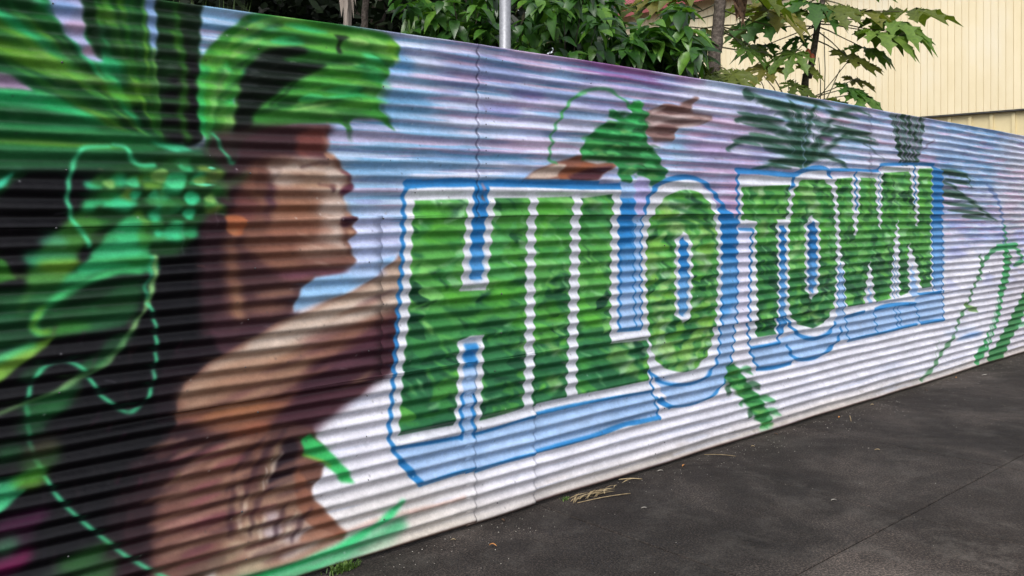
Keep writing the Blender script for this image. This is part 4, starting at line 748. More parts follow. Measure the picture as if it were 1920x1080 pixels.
NC = 36.2; AMP = .0102
rs = np.random.RandomState(3)
_q = random.Random(8); DENT = [(_q.uniform(.5, 11), _q.uniform(2, 35), _q.uniform(-.004, .008)) for _ in range(46)]
def sheet(s0, s1, c0, c1, off, jz=0.0, ph=0.0, curl=0.0, foot=None, lcurl=0.0):
    nx = max(3, int((s1 - s0) / .05)); ncr = c1 - c0; ny = int(ncr * 12)
    sa = np.linspace(s0, s1, nx + 1)
    if lcurl: sa = np.concatenate([np.linspace(s0, sa[1], 5)[:-1], sa[1:]])
    if curl: sa = np.concatenate([sa[:-1], np.linspace(sa[-2], s1, 5)[1:]])
    ca = np.linspace(c0, c1, ny + 1); nxx = len(sa)
    V = []; UVs = []
    k1, k2, k3 = np.random.RandomState(int(c0) + 3).uniform(0, 6, 3) + rs.uniform(-.12, .12, 3)
    zt = ztop(sa)
    for j, c in enumerate(ca):
        for i, s in enumerate(sa):
            wob = .0022 * math.sin(s * 1.9 + k1 + c * .35) + .0016 * math.sin(s * 4.3 + k2 - c * .8) + .001 * math.sin(s * 9 + c * 1.7 + k3)
            vn = 1 - c / NC
            z = ZB + vn * (zt[i] - ZB) + jz + wob * (1 if c > .05 else .5)
            am = AMP * (1 + .10 * math.sin(s * 3 + c + k2) + .06 * math.sin(s * 7.3 - c * 2.1))
            o = off + am * math.cos(2 * math.pi * (c + ph)) + .005 * math.sin(s * 1.3 + k3) - sum(dd * math.exp(-((s - ds_) ** 2 + (.066 * (c - dc)) ** 2) / .006) for ds_, dc, dd in DENT if abs(s - ds_) < .25) + .002 * math.sin(s * 5.1 + c * .5)
            if curl:
                e = max(0, 1 - (s1 - s) / .05); o += curl * e * e * (.55 + .45 * math.sin(c * 1.3 + k1))
            if lcurl:
                e = max(0, 1 - (s - s0) / .06); o += lcurl * e * e * (.35 + .65 * (.5 + .5 * math.sin(c * .9 + 1.0)))
            if foot is not None and c > c1 - 1: z += foot(s) * (c - c1 + 1)
            z = max(z, .003)
            V.append(fw(s, o, z)); UVs.append(((s - S0) / (S1 - S0), vn))
    F = []
    for j in range(ny):
        for i in range(nxx - 1):
            a = j * nxx + i; F.append((a, a + nxx, a + nxx + 1, a + 1))
    me = mesh('sheet', V, F, True)
    ul = me.uv_layers.new(name='wall')
    vi = np.empty(len(me.loops), np.int32); me.loops.foreach_get('vertex_index', vi)
    ul.data.foreach_set('uv', np.array(UVs, np.float32)[vi].ravel())
    return me
fence = empty('corrugated_fence', fw(5, 0, 0), 'long corrugated iron fence with a painted woman in profile and green HILO TOWN lettering', 'fence')
def put_sheet(*a, **k):
    me = sheet(*a, **k)
    for v in me.vertices: v.co -= fence.location
    o = link('sheet', me, M['mural'], fence)
    md = o.modifiers.new('gauge', 'SOLIDIFY'); md.thickness = .0012; md.offset = -1
    return o
sA, sB, sC, sM = SX(895), SX(891), SX(1003), SX(716)
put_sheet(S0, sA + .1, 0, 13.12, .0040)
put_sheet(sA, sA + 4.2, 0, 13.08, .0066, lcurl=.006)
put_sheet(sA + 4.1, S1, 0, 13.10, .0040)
put_sheet(S0, sM, 12.85, 24.2, .0010)
put_sheet(sM - .08, sM + 3.8, 12.85, 24.16, -.0002)
put_sheet(sM + 3.7, S1, 12.85, 24.2, -.0020)
put_sheet(S0, sB, 23.95, NC, -.0020, jz=.004, curl=.004)
put_sheet(sB - .06, sC, 23.95, NC, -.0040, jz=-.006, ph=.10, curl=.005)
put_sheet(sC - .06, S1, 23.95, NC, -.0060, jz=.006, ph=-.06)
# screws
smb = MB(); smb.tube([(0, 0, 0), (0, .0035, 0)], [.0042, .003], 8); sme = mesh('screw', smb.V, smb.F, True)
def screw(s, c, sz=1):
    vn = 1 - c / NC; z = ZB + vn * (float(ztop(s)) - ZB)
    o = link('screw', sme, M['screw'], fence); o.location = fw(s, .004 + AMP * math.cos(2*math.pi*c), z) - fence.location
    o.rotation_euler = (0, 0, math.atan2(-NX, NY)); o.scale = (sz, sz, sz)
q = random.Random(4)
for sx in (120, 470, 700, 925, 1235, 1470, 1700, 1850):
    s = SX(sx)
    for c in (1, 4, 7, 10, 13, 16, 19, 22, 25, 28, 31, 34, 35): 
        if q.random() < .75: screw(s + q.uniform(-.05, .05), c + q.uniform(-.12, .12), q.uniform(.7, 1.15))
for k in range(34): screw(q.uniform(SX(60), SX(1700)), q.choice([2, 3, 5, 8, 9, 11, 12, 14, 17, 20]) + q.uniform(-.3, .3), q.uniform(.5, .85))
for c in np.arange(1, 13, 1.0): screw(sA + .045, c, .8)

# ------------------------------------------------------------------ ground
gm = MB(); gm.add([(-90, -60, -.04), (110, -60, -.04), (110, 160, -.04), (-90, 160, -.04)], [(0, 1, 2, 3)])
ground = gm.build('ground', M['soil']); tag(ground, kind='structure')
bed = MB(); _c = [fw(-8, .0, -.02), fw(24, .0, -.02), fw(24, 8.31, -.02), fw(-8, 8.31, -.02)]; bed.add(_c, [(3, 2, 1, 0)])
pave = bed.build('pavement', M['drip']); tag(pave, kind='structure')
rd = MB(); rd.add([fw(-30, 6 * 1.385 + .02, -.012), fw(45, 6 * 1.385 + .02, -.012), fw(45, 45, -.012), fw(-30, 45, -.012)], [(0, 3, 2, 1)]); tag(rd.build('bounce_road', M['bounce_road']), kind='structure')  # out-of-view road, added to bounce fill light onto the undersides of the ridges
SL, SWd = 1.29, 1.385
gap = .0035
def slab(a0, a1, b0, b1):
    bm = bmesh.new(); e = .004
    P = lambda s, o, z: fw(s, o, z)
    vs = []
    for z, ins in ((-.02, 0), (-.004, 0), (0, e)):
        vs.append([bm.verts.new(P(*c, z)) for c in ((a0 + gap + ins, b0 + gap + ins), (a1 - gap - ins, b0 + gap + ins), (a1 - gap - ins, b1 - gap - ins), (a0 + gap + ins, b1 - gap - ins))])
    for k in (0, 1):
        for i in range(4): bm.faces.new((vs[k][i], vs[k][(i+1) % 4], vs[k+1][(i+1) % 4], vs[k+1][i]))
    bm.faces.new(vs[2])
    bmesh.ops.recalc_face_normals(bm, faces=bm.faces[:])
    me = bpy.data.meshes.new('slab'); bm.to_mesh(me); bm.free(); return me
_s0 = 3.2565
for i in range(-5, 13):
    for j in range(0, 6):
        b0 = -.0 + j * SWd if j else -.3
        a0 = _s0 + i * SL
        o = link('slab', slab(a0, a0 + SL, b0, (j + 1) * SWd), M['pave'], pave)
        o.location.z = q.uniform(-.0012, .0008)

# ------------------------------------------------------------------ building beyond
bd = Vector((.669, -.743, 0)); bn = Vector((-.743, -.669, 0))      # along its long wall towards us; out of the wall
B0 = Vector((960 / FPX * 18.6, 18.6, 0))
def bw(a, o, z): v = B0 + bd * a + bn * o; return (v.x, v.y, z)
ZL, ZE = 3.70, 7.55
bld = empty('building', bw(0, 0, 0), 'cream metal clad building with a red roof behind the papaya trees', 'building')
def bx(mb, a0, a1, o0, o1, z0, z1):
    mb.add([bw(a0,o0,z0), bw(a1,o0,z0), bw(a1,o1,z0), bw(a0,o1,z0), bw(a0,o0,z1), bw(a1,o0,z1), bw(a1,o1,z1), bw(a0,o1,z1)],
           [(0,3,2,1),(4,5,6,7),(0,1,5,4),(1,2,6,5),(2,3,7,6),(3,0,4,7)])
def bpart(name, mat, boxes):
    mb = MB()
    for b in boxes: bx(mb, *b)
    me = mesh(name, [Vector(v) - bld.location for v in mb.V], mb.F); return link(name, me, mat, bld)
A0, A1 = -14.0, 6.0
bpart('wall', M['dark_gap'], [(A0, A1, -8, 0, ZL + .02, ZE)])
bpart('lower_wall', M['clad_low'], [(A0 + .05, A1 - .05, -7.9, -.10, 0, ZL - .022)])
bpart('flashing', M['drip'], [(A0, A1, -.06, .02, ZL - .02, ZL + .012)])
for k in range(int((A1 - A0) / .44)): bpart('rib', M['clad_low'], [(A0 + .1 + k * .44, A0 + .17 + k * .44, -.10, -.06, 0, ZL - .05)])
# cladding boards share one mesh
PB = .15; e = .006
bvm = [(-PB/2 + .0022, 0), (-PB/2 + .008, .013), (PB/2 - .008, .013), (PB/2 - .0022, 0)]
V = []; 
for z in (ZL + .015, ZE):
    for a, o in bvm: v = bd * a + bn * o; V.append((v.x, v.y, z))
bme = mesh('board', V, [(0, 1, 5, 4), (1, 2, 6, 5), (2, 3, 7, 6), (0, 3, 2, 1), (4, 5, 6, 7)])
for k in range(int((A1 - A0) / PB)):
    o = link('board', bme, M['clad'], bld); v = bd * (A0 + PB * (k + .5)) + bn * .002; o.location = (v.x, v.y, 0)
# roof: slope rising away, with eave
mb = MB()
mb.add([bw(A0 - .3, .45, ZE - .02), bw(A1 + .3, .45, ZE - .02), bw(A1 + .3, -4, ZE + 2.0), bw(A0 - .3, -4, ZE + 2.0), bw(A0 - .3, .45, ZE + .10), bw(A1 + .3, .45, ZE + .10), bw(A1 + .3, -4, ZE + 2.12), bw(A0 - .3, -4, ZE + 2.12)],
       [(0,3,2,1),(4,5,6,7),(0,1,5,4),(1,2,6,5),(2,3,7,6),(3,0,4,7)])
me = mesh('roof', [Vector(v) - bld.location for v in mb.V], mb.F); rf = link('roof', me, M['roof'], bld)
bpart('fascia', M['fascia'], [(A0 - .3, A1 + .3, .452, .49, ZE - .24, ZE + .11)]); bpart('soffit', M['clad_low'], [(A0 - .3, A1 + .3, .016, .45, ZE - .06, ZE - .025)])
for k in range(int((A1 - A0 + .5) / .3)):
    mb = MB(); a = A0 - .2 + k * .3
    mb.add([bw(a, .44, ZE + .103), bw(a + .03, .44, ZE + .103), bw(a + .03, -4, ZE + 2.123), bw(a, -4, ZE + 2.123), bw(a, .44, ZE + .13), bw(a + .03, .44, ZE + .13), bw(a + .03, -4, ZE + 2.15), bw(a, -4, ZE + 2.15)],
           [(0,3,2,1),(4,5,6,7),(0,1,5,4),(1,2,6,5),(2,3,7,6),(3,0,4,7)])
    link('seam', mesh('seam', [Vector(v) - bld.location for v in mb.V], mb.F), M['roof'], rf)

# ------------------------------------------------------------------ pole
pp = P3(947, 92, 5.05); pl = MB(); base = Vector((pp.x, pp.y, 0))
pole = empty('metal_pole', base, 'round galvanised metal pole rising behind the fence among the shrubs', 'pole')
pm_ = MB(); pm_.tube([(0, 0, -.03), (0, 0, 1), (0, 0, 3.6)], .033, 20); pm_.build('shaft', M['galv'], pole, True)
pm_ = MB(); pm_.tube([(0, 0, 3.602), (0, 0, 3.64), (0, 0, 3.66)], [.037, .037, .014], 20); pm_.build('cap', M['galv'], pole, True)

# ------------------------------------------------------------------ leaves
def ovate(L=.1, Wd=.05, droop=.25, fold=.25, seed=0):
    prof = [(0, .0), (.12, .55), (.3, .95), (.5, 1.0), (.7, .74), (.86, .36), (1, 0)]
    V = []; F = []
    for i, (u, w_) in enumerate(prof):
        z = -droop * L * u * u; x = L * u * (1 - .12 * droop * u)
        hw = w_ * Wd / 2
        V += [(x, -hw, z + hw * fold), (x, 0, z), (x, hw, z + hw * fold)]
    for i in range(len(prof) - 1):
        a = i * 3; F += [(a, a+3, a+4, a+1), (a+1, a+4, a+5, a+2)]
    return V, F
def palmate(Rr=.2, seed=0, droop=.35):
    q = random.Random(seed); V = [(0, 0, 0)]; F = []
    lob = [(-150, .5), (-112, .7), (-74, .86), (-37, .95), (0, 1.0), (37, .95), (74, .86), (112, .7), (150, .5)]
    def pt(r_, ang, lift=0):
        return (Rr*r_*math.cos(ang), Rr*r_*math.sin(ang), -droop*Rr*r_*r_ + lift*Rr)
    for i, (an, ln) in enumerate(lob):
        a = rad(an + q.uniform(-5, 5)); ln *= q.uniform(.9, 1.08)
        def lp(u, v_): return (u * ln, v_)
        sd = [(.34, .11), (.44, .10), (.56, .21), (.60, .12), (.68, .10), (.80, .18), (.84, .07)]
        pts = []
        for u, v_ in sd: pts.append((u, -v_ * 1.25 * q.uniform(.8, 1.15)))
        pts.append((1.0, 0))
        for u, v_ in sd[::-1]: pts.append((u, v_ * 1.25 * q.uniform(.8, 1.15)))
        k = len(V); tw = q.uniform(-.12, .12)
        # midrib points
        mids = [.34, .44, .56, .60, .68, .80, .84]
        for u, v_ in pts:
            r_ = u * ln; x = r_ * math.cos(a) - v_ * ln * .95 * math.sin(a); y = r_ * math.sin(a) + v_ * ln * .9 * math.cos(a)
            V.append((Rr*x, Rr*y, Rr*(-droop * r_ * r_ + abs(v_) * .30 + v_ * tw * 2 + .02)))
        km = len(V)
        for u in mids:
            r_ = u * ln; V.append((Rr*r_*math.cos(a), Rr*r_*math.sin(a), Rr*(-droop * r_ * r_)))
        n = len(sd); tip = k + n
        for j in range(n - 1):
            F.append((k + j, k + j + 1, km + j + 1, km + j)); F.append((km + j, km + j + 1, k + 2*n - j - 1, k + 2*n - j))
        F.append((k + n - 1, tip, km + n - 1)); F.append((km + n - 1, tip, k + n + 1))
        F.append((0, k, km)); F.append((0, km, k + 2*n))
        if i:
            F.append((0, prev, k))
        prev = k + 2*n
    return V, F
def orient_m(loc, direction, normal, scale=1):
    x = Vector(direction).normalized(); n_ = Vector(normal); y = n_.cross(x)
    if y.length < 1e-3: y = Vector((0, 1, 0)).cross(x)
    y.normalize(); z = x.cross(y)
    m_ = Matrix((x, y, z)).transposed().to_4x4(); m_.translation = Vector(loc)
    return m_ @ Matrix.Scale(scale, 4)

LV = [mesh('leaf', *ovate(.115, .052, dr, fo), smooth=True) for dr, fo in ((.2, .3), (.45, .25), (.7, .3), (.35, .5))]
def shrub(name, label, groups, seed, zr, nlead, ntotal, lsz, mat='shrub'):
    """groups: (px, py, rpx, rpy, weight) clumps seen above the fence"""
    q = random.Random(seed); cx = sum(g_[0] for g_ in groups) / len(groups); Zc = sum(zr) / 2
    b = P3(cx, 100, Zc); b.z = 0
    root = empty(name, b, label, 'shrub')
    L_ = []
    tw = sum(g_[4] for g_ in groups)
    tips = []
    for _ in range(int(ntotal / 7)):
        r_ = q.random() * tw
        for g_ in groups:
            r_ -= g_[4]
            if r_ <= 0: break
        while True:
            u, v_ = q.uniform(-1, 1), q.uniform(-1, 1)
            if u*u + v_*v_ <= 1: break
        Z = q.uniform(*zr); c = P3(g_[0] + u * g_[2], g_[1] + v_ * g_[3], Z)
        tips.append(c); az0 = q.uniform(0, 6.28)
        for k in range(7):
            az = az0 + k * 2.4 + q.uniform(-.3, .3)
            el = q.uniform(-.95, .25)
            d = Vector((math.cos(az) * math.cos(el), math.sin(az) * math.cos(el) - .25, math.sin(el)))
            off = Vector((0, 0, -.012 * k + .03))
            L_.append((c + off + d * .012, d, Vector((q.uniform(-.35, .35), q.uniform(-.6, -.1), 1)), q.uniform(*lsz), Z))
    L_.sort(key=lambda e_: e_[4] + (0 if e_[0].z > 2.0 else 50))
    for loc, d, n_, s_l, Z in L_[:nlead]:
        o = link('leaf', q.choice(LV), M[mat], root); o.matrix_world = orient_m(loc - root.location, d, n_, s_l)
    V = []; F = []
    vf = [ovate(.115, .052, dr, fo) for dr, fo in ((.2, .3), (.45, .25), (.7, .3))]
    for loc, d, n_, s_l, Z in L_[nlead:]:
        mm = orient_m(loc - root.location, d, n_, s_l); v_, f_ = q.choice(vf); k = len(V)
        V += [mm @ Vector(c) for c in v_]; F += [tuple(i + k for i in f) for f in f_]
    if V: tag(link('foliage', mesh('foliage', V, F, True), M[mat], root), kind='stuff')
    # stems
    sm = MB()
    for c in tips[:26]:
        b0 = Vector((root.location.x + q.uniform(-.25, .25), root.location.y + q.uniform(.1, .5), 0)); e_ = c + Vector((0, .06, 0))
        mid = b0.lerp(e_, .55) + Vector((q.uniform(-.3, .3), .25, -.1))
        sm.tube([b0 - root.location, mid - root.location, e_ - root.location], [.010, .006, .002], 5)
    tag(sm.build('stem', M['bark_dark'], root, True), kind='stuff')
    return root
shrub('leafy_shrub', 'glossy leaved shrub to the left of the galvanised pole', [(820, 62, 60, 34, 3), (905, 62, 38, 34, 2.6), (840, 10, 46, 34, 1.6), (770, 10, 26, 16, .5), (900, 10, 34, 36, 1.5), (870, -60, 90, 50, 2)], 21, (5.3, 6.3), 150, 520, (1.0, 1.5))
shrub('leafy_shrub', 'low glossy leaved shrub just right of the galvanised pole', [(990, 86, 50, 20, 2), (1050, 88, 46, 20, 2), (1080, 60, 70, 40, 2.2), (1000, 20, 40, 40, 1.0), (1060, -10, 70, 50, 2)], 22, (5.4, 6.6), 110, 460, (.95, 1.45))
shrub('leafy_shrub', 'large dark shrub with broad pointed leaves leaning on the pale tree trunk', [(1150, 80, 90, 60, 5), (1240, 95, 62, 40, 3), (1290, 90, 28, 40, 1), (1105, 10, 40, 46, 3), (1245, 58, 40, 20, 1.0), (1180, 120, 100, 30, 2), (1272, 14, 10, 16, .25), (1110, -50, 50, 50, 2)], 23, (5.9, 7.3), 300, 1250, (1.3, 1.9))

# ------------------------------------------------------------------ papaya trees
PV = [mesh('leaf', *palmate(.2, sd_, dr)) for sd_, dr in ((1, .25), (2, .4), (3, .55), (4, .32))]
for me_ in PV: me_.shade_smooth()
def papaya(trunk, r0, label, leaves, seed):
    q = random.Random(seed); pts = [P3(*c) for c in trunk]; b = pts[0].copy(); b.z = 0
    root = empty('papaya_tree', b, label, 'tree')
    tb = MB(); pp_ = [Vector((b.x - .02, b.y, -.05))] + pts
    sp = spline([tuple(p_) for p_ in pp_], False, 8); n = len(sp)
    tb.tube([Vector(c) - b for c in sp], [r0 * (1.08 - .38 * i / n) * (1 + .05 * math.sin(i * 2.3)) for i in range(n)], 14)
    tb.build('trunk', M['bark'], root, True)
    for (px, py, Z, sz, az, tilt, pit, mt, ax, ay) in leaves:
        c = P3(px, py, Z)
        tilt *= .5; a_ = rad(az); d = Vector((math.cos(a_), math.sin(a_), 0))
        nrm = Vector((math.sin(rad(tilt)) * .25 + q.uniform(-.25, .25), -math.sin(rad(tilt)), math.cos(rad(tilt))))
        d.z = math.tan(rad(pit))
        o = link('leaf', q.choice(PV), M[mt], root); o.matrix_world = orient_m(c - b, d, nrm, sz / .2 * (1.75 if px > 1580 else 1.62))
        att = P3(ax, ay, pts[-1].y)
        mid = att.lerp(c, .5) + Vector((0, 0, -.05 * (att - c).length + .03))
        ptb = MB(); ptb.tube([att - b, att.lerp(c, .25) + Vector((0, 0, .01)) - b, mid - b, c - b], [.007, .006, .005, .004], 6)
        ptb.build('leaf_stalk', M['petiole'], root, True)
    return root, b
# px, py, depth, radius (m), heading of the tip, tilt towards us, pitch, material, stalk foot px, py
T1 = papaya([(1338, 160, 6.9), (1343, 90, 6.9), (1349, 20, 6.9), (1354, -60, 6.9), (1358, -140, 6.9)], .052, 'papaya tree with a thick scarred grey trunk and a dead brown leaf hanging beside it',
 [(1205, 12, 7.1, .22, 175, 50, -5, 'papaya_old', 1354, -70), (1312, 58, 7.3, .15, 190, 35, -8, 'papaya_old', 1345, 50), (1410, -20, 6.8, .28, 20, 50, -10, 'papaya', 1356, -90), (1290, -40, 6.9, .26, 190, 50, -10, 'papaya', 1356, -100),
  (1440, 20, 7.1, .26, -10, 55, -15, 'papaya', 1356, -80), (1372, 140, 6.7, .15, -60, 60, -30, 'papaya', 1343, 125), (1350, 148, 6.65, .13, -110, 60, -30, 'papaya', 1340, 130), (1385, 150, 6.8, .13, -10, 55, -30, 'papaya', 1343, 128),
  (1250, -10, 7.0, .2, 200, 45, -12, 'papaya', 1355, -60), (1330, 140, 6.7, .11, 210, 60, -35, 'papaya', 1341, 125), (1395, 90, 7.0, .17, 5, 55, -20, 'papaya', 1348, 48), (1405, 84, 7.3, .16, 30, 45, -5, 'papaya_old', 1350, 60)], 31)
for ax_, ay_, bx_, by_ in ((1286, 36, 1349, 25), (1287, 30, 1352, 2), (1290, 50, 1346, 50), (1292, 75, 1345, 90), (1450, 50, 1354, 18), (1400, 56, 1352, 50), (1438, 98, 1350, 88), (1398, 40, 1352, 48)):
    pb_ = MB(); a_, b2 = P3(ax_, ay_, 7.1), P3(bx_, by_, 6.9)
    pb_.tube([a_ - T1[1], a_.lerp(b2, .5) + Vector((0, 0, -.012)) - T1[1], b2 - T1[1]], [.004, .005, .007], 6); pb_.build('leaf_stalk', M['petiole'], T1[0], True)
# dead hanging leaf: crumpled blades bunched together
db = MB(); q = random.Random(9); c0 = P3(1388, -30, 6.8)
for k in range(26):
    a0 = P3(1378 + q.uniform(-9, 14), -40 + q.uniform(-20, 60), 6.8 + q.uniform(-.05, .05)); a1 = P3(1388 + q.uniform(-10, 12), 20 + q.uniform(-10, 38), 6.8 + q.uniform(-.05, .05))
    sd_ = Vector((q.uniform(.008, .022), q.uniform(-.02, .02), 0)); md = a0.lerp(a1, .5) + sd_ * 1.3
    db.add([v - T1[1] for v in (a0, a0 + sd_, md + sd_, a1, md - sd_)], [(0, 1, 2, 4), (4, 2, 3)])
db.build('dead_leaf', M['dead'], T1[0]); T1[0].children[-1]['label'] = 'dead brown leaf hanging down'
T2 = papaya([(1508, 195, 8.3), (1518, 140, 8.3), (1528, 80, 8.3), (1536, 30, 8.3), (1548, -20, 8.3)], .034, 'slender papaya tree with wide spreading lobed leaves in front of the cream wall',
 [(1610, 22, 8.2, .26, 0, 38, -3, 'papaya', 1545, 0), (1665, 40, 8.1, .28, 8, 34, -4, 'papaya', 1540, 35), (1700, 22, 8.3, .30, 12, 26, 8, 'papaya', 1545, 15), (1640, 60, 8.0, .24, -10, 34, -8, 'papaya', 1538, 45),
  (1690, 62, 8.2, .18, -14, 30, -6, 'papaya_old', 1540, 40), (1586, 105, 8.2, .20, -5, 50, -15, 'papaya', 1535, 60), (1620, 90, 8.4, .19, 15, 45, 0, 'papaya', 1534, 50), (1610, 118, 8.3, .15, -8, 40, -10, 'papaya_old', 1530, 75),
  (1590, 165, 8.1, .17, -10, 50, -18, 'papaya', 1510, 190), (1610, 175, 8.1, .20, -20, 45, -22, 'papaya', 1508, 195), (1570, 190, 8.0, .15, -30, 55, -25, 'papaya', 1508, 195), (1600, 150, 8.4, .14, 0, 45, -10, 'papaya', 1510, 190),
  (1490, 100, 8.1, .19, 200, 55, -20, 'papaya', 1530, 60), (1510, 125, 8.1, .14, -20, 60, -30, 'papaya', 1530, 65),
  (1440, 130, 8.2, .22, 185, 45, -12, 'papaya', 1470, 180), (1490, 160, 8.0, .17, -30, 60, -28, 'papaya_old', 1480, 190), 
  (1435, 85, 8.4, .20, 170, 40, 0, 'papaya_old', 1530, 50), (1500, 70, 8.3, .13, 190, 40, -20, 'papaya_old', 1535, 40), (1440, 40, 8.2, .26, 175, 55, -10, 'papaya', 1540, 10), (1475, 22, 8.1, .28, 200, 50, -8, 'papaya', 1545, -5),
  (1520, 5, 8.1, .26, -60, 60, -20, 'papaya', 1548, -20), (1420, 10, 8.4, .26, 160, 45, 0, 'papaya', 1545, -15), (1560, 20, 8.0, .20, -40, 60, -20, 'papaya', 1545, 0), (1500, -30, 8.3, .3, 170, 50, -5, 'papaya', 1550, -30), (1590, -30, 8.3, .3, 30, 50, 5, 'papaya', 1550, -30), (1405, 50, 8.6, .2, 190, 50, -15, 'papaya', 1530, 50)], 33)
fr = MB()
for (px, py, rr2) in ((1515, 100, .03), (1523, 108, .026)):
    c = P3(px, py, 8.2) - T2[1]
    fr.tube([c + Vector((0, 0, rr2 * 1.5)), c + Vector((0, 0, rr2)), c, c - Vector((0, 0, rr2)), c - Vector((0, 0, rr2 * 1.4))], [.005, rr2 * .7, rr2, rr2 * .7, .004], 10)
fr.build('fruit', M['fruit'], T2[0], True)
for x0, y0, x1, y1 in ((1420, 140, 1437, 170), (1430, 140, 1466, 178), (1478, 160, 1478, 182), (1492, 150, 1486, 184), (1590, 115, 1518, 190), (1575, 130, 1540, 192), (1535, 108, 1538, 190), (1545, 60, 1545, 190)):
    pb_ = MB(); a_, b2 = P3(x0, y0, 8.2), P3(x1, y1 + 14, 8.2)
    pb_.tube([a_ - T2[1], a_.lerp(b2, .5) + Vector((.01, 0, .01)) - T2[1], b2 - T2[1]], [.004, .0045, .005], 6); pb_.build('leaf_stalk', M['petiole'], T2[0], True)

# ------------------------------------------------------------------ dark trees behind, on the left
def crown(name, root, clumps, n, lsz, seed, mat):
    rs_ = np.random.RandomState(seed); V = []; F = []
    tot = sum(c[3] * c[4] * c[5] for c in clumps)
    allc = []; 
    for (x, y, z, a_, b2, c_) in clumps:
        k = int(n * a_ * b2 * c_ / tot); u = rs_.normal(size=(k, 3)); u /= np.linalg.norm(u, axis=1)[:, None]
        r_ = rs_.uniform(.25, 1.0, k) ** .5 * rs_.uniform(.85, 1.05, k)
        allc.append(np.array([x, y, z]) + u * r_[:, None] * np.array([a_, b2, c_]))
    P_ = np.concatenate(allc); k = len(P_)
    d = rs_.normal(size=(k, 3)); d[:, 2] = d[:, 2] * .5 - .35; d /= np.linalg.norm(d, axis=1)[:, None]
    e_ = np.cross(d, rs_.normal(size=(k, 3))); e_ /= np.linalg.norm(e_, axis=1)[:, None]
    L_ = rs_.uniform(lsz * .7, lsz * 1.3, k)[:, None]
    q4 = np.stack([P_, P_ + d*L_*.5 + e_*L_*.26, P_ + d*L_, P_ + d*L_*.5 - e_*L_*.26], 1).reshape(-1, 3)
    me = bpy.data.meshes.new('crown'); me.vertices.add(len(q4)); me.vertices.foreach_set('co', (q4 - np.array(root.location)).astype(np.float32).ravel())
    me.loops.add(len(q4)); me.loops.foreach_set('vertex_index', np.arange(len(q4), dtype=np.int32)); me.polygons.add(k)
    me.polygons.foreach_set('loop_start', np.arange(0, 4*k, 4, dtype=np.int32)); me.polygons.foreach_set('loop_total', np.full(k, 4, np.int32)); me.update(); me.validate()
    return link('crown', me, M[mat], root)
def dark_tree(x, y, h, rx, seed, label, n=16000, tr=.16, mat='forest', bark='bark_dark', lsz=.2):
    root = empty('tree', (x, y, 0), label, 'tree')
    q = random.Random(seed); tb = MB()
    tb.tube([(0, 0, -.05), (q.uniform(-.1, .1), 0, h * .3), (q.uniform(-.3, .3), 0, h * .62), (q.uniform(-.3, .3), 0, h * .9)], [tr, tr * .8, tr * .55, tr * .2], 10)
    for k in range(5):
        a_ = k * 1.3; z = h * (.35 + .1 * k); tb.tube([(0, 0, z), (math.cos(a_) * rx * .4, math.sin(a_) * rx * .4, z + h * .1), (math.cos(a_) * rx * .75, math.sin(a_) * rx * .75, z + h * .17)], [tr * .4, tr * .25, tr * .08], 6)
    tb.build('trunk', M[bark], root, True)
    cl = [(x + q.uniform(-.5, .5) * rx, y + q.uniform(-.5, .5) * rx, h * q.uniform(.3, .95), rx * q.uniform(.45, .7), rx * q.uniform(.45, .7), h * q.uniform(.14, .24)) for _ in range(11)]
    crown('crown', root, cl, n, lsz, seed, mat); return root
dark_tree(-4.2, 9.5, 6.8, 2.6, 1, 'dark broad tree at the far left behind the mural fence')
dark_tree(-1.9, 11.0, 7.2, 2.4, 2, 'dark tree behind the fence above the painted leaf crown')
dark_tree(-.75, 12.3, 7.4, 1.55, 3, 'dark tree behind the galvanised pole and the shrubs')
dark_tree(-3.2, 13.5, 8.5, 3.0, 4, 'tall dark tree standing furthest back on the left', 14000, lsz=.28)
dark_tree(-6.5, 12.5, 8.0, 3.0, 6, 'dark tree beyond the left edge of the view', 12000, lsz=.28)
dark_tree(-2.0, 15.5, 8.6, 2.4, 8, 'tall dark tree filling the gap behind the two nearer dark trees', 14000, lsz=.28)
# trunk with papery sheath, and its neighbour
def trunk_tree(px, py, Z, w_m, h, label, mat, sheath):
    c = P3(px, py, Z); root = empty('tree', (c.x, c.y, 0), label, 'tree'); tb = MB()
    tb.tube([(-.05, 0, -.05), (-.02, 0, 1.5), (0, 0, c.z), (.03, 0, 3.5), (.1, 0, h)], [w_m * .62, w_m * .55, w_m * .5, w_m * .48, w_m * .3], 12)
    tb.build('trunk', M[mat], root, True)
    if sheath:
        for k in range(7):
            a_ = k * .9; mb2 = MB(); x0, y0 = math.cos(a_) * w_m * .55, math.sin(a_) * w_m * .55 - .02
            z0 = c.z + .32; ln = .30 + .09 * (k % 3)
            mb2.add([(x0, y0, z0), (x0 * .4, y0 - .03, z0), (x0 * 1.1 + .03, y0 - .05, z0 - ln * .6), (x0 * 1.5 - .01, y0 - .05, z0 - ln * .5), (x0 * 1.6 + .02, y0 - .06, z0 - ln)], [(0, 1, 2, 3), (3, 2, 4)])
            mb2.build('sheath', M['bark_pale'], root)
    q = random.Random(int(px)); cl = [(c.x + q.uniform(-.7, .7), c.y + q.uniform(-.2, .9), h + q.uniform(-.6, .5), .8, .8, .45) for _ in range(5)]
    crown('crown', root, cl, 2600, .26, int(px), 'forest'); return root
trunk_tree(652, 20, 6.6, .062, 4.6, 'tree with a pale trunk wrapped in hanging papery sheaths', 'bark_pale', True)
trunk_tree(684, 20, 7.4, .055, 4.8, 'tree with a straight brown trunk beside the papery one', 'bark', False)
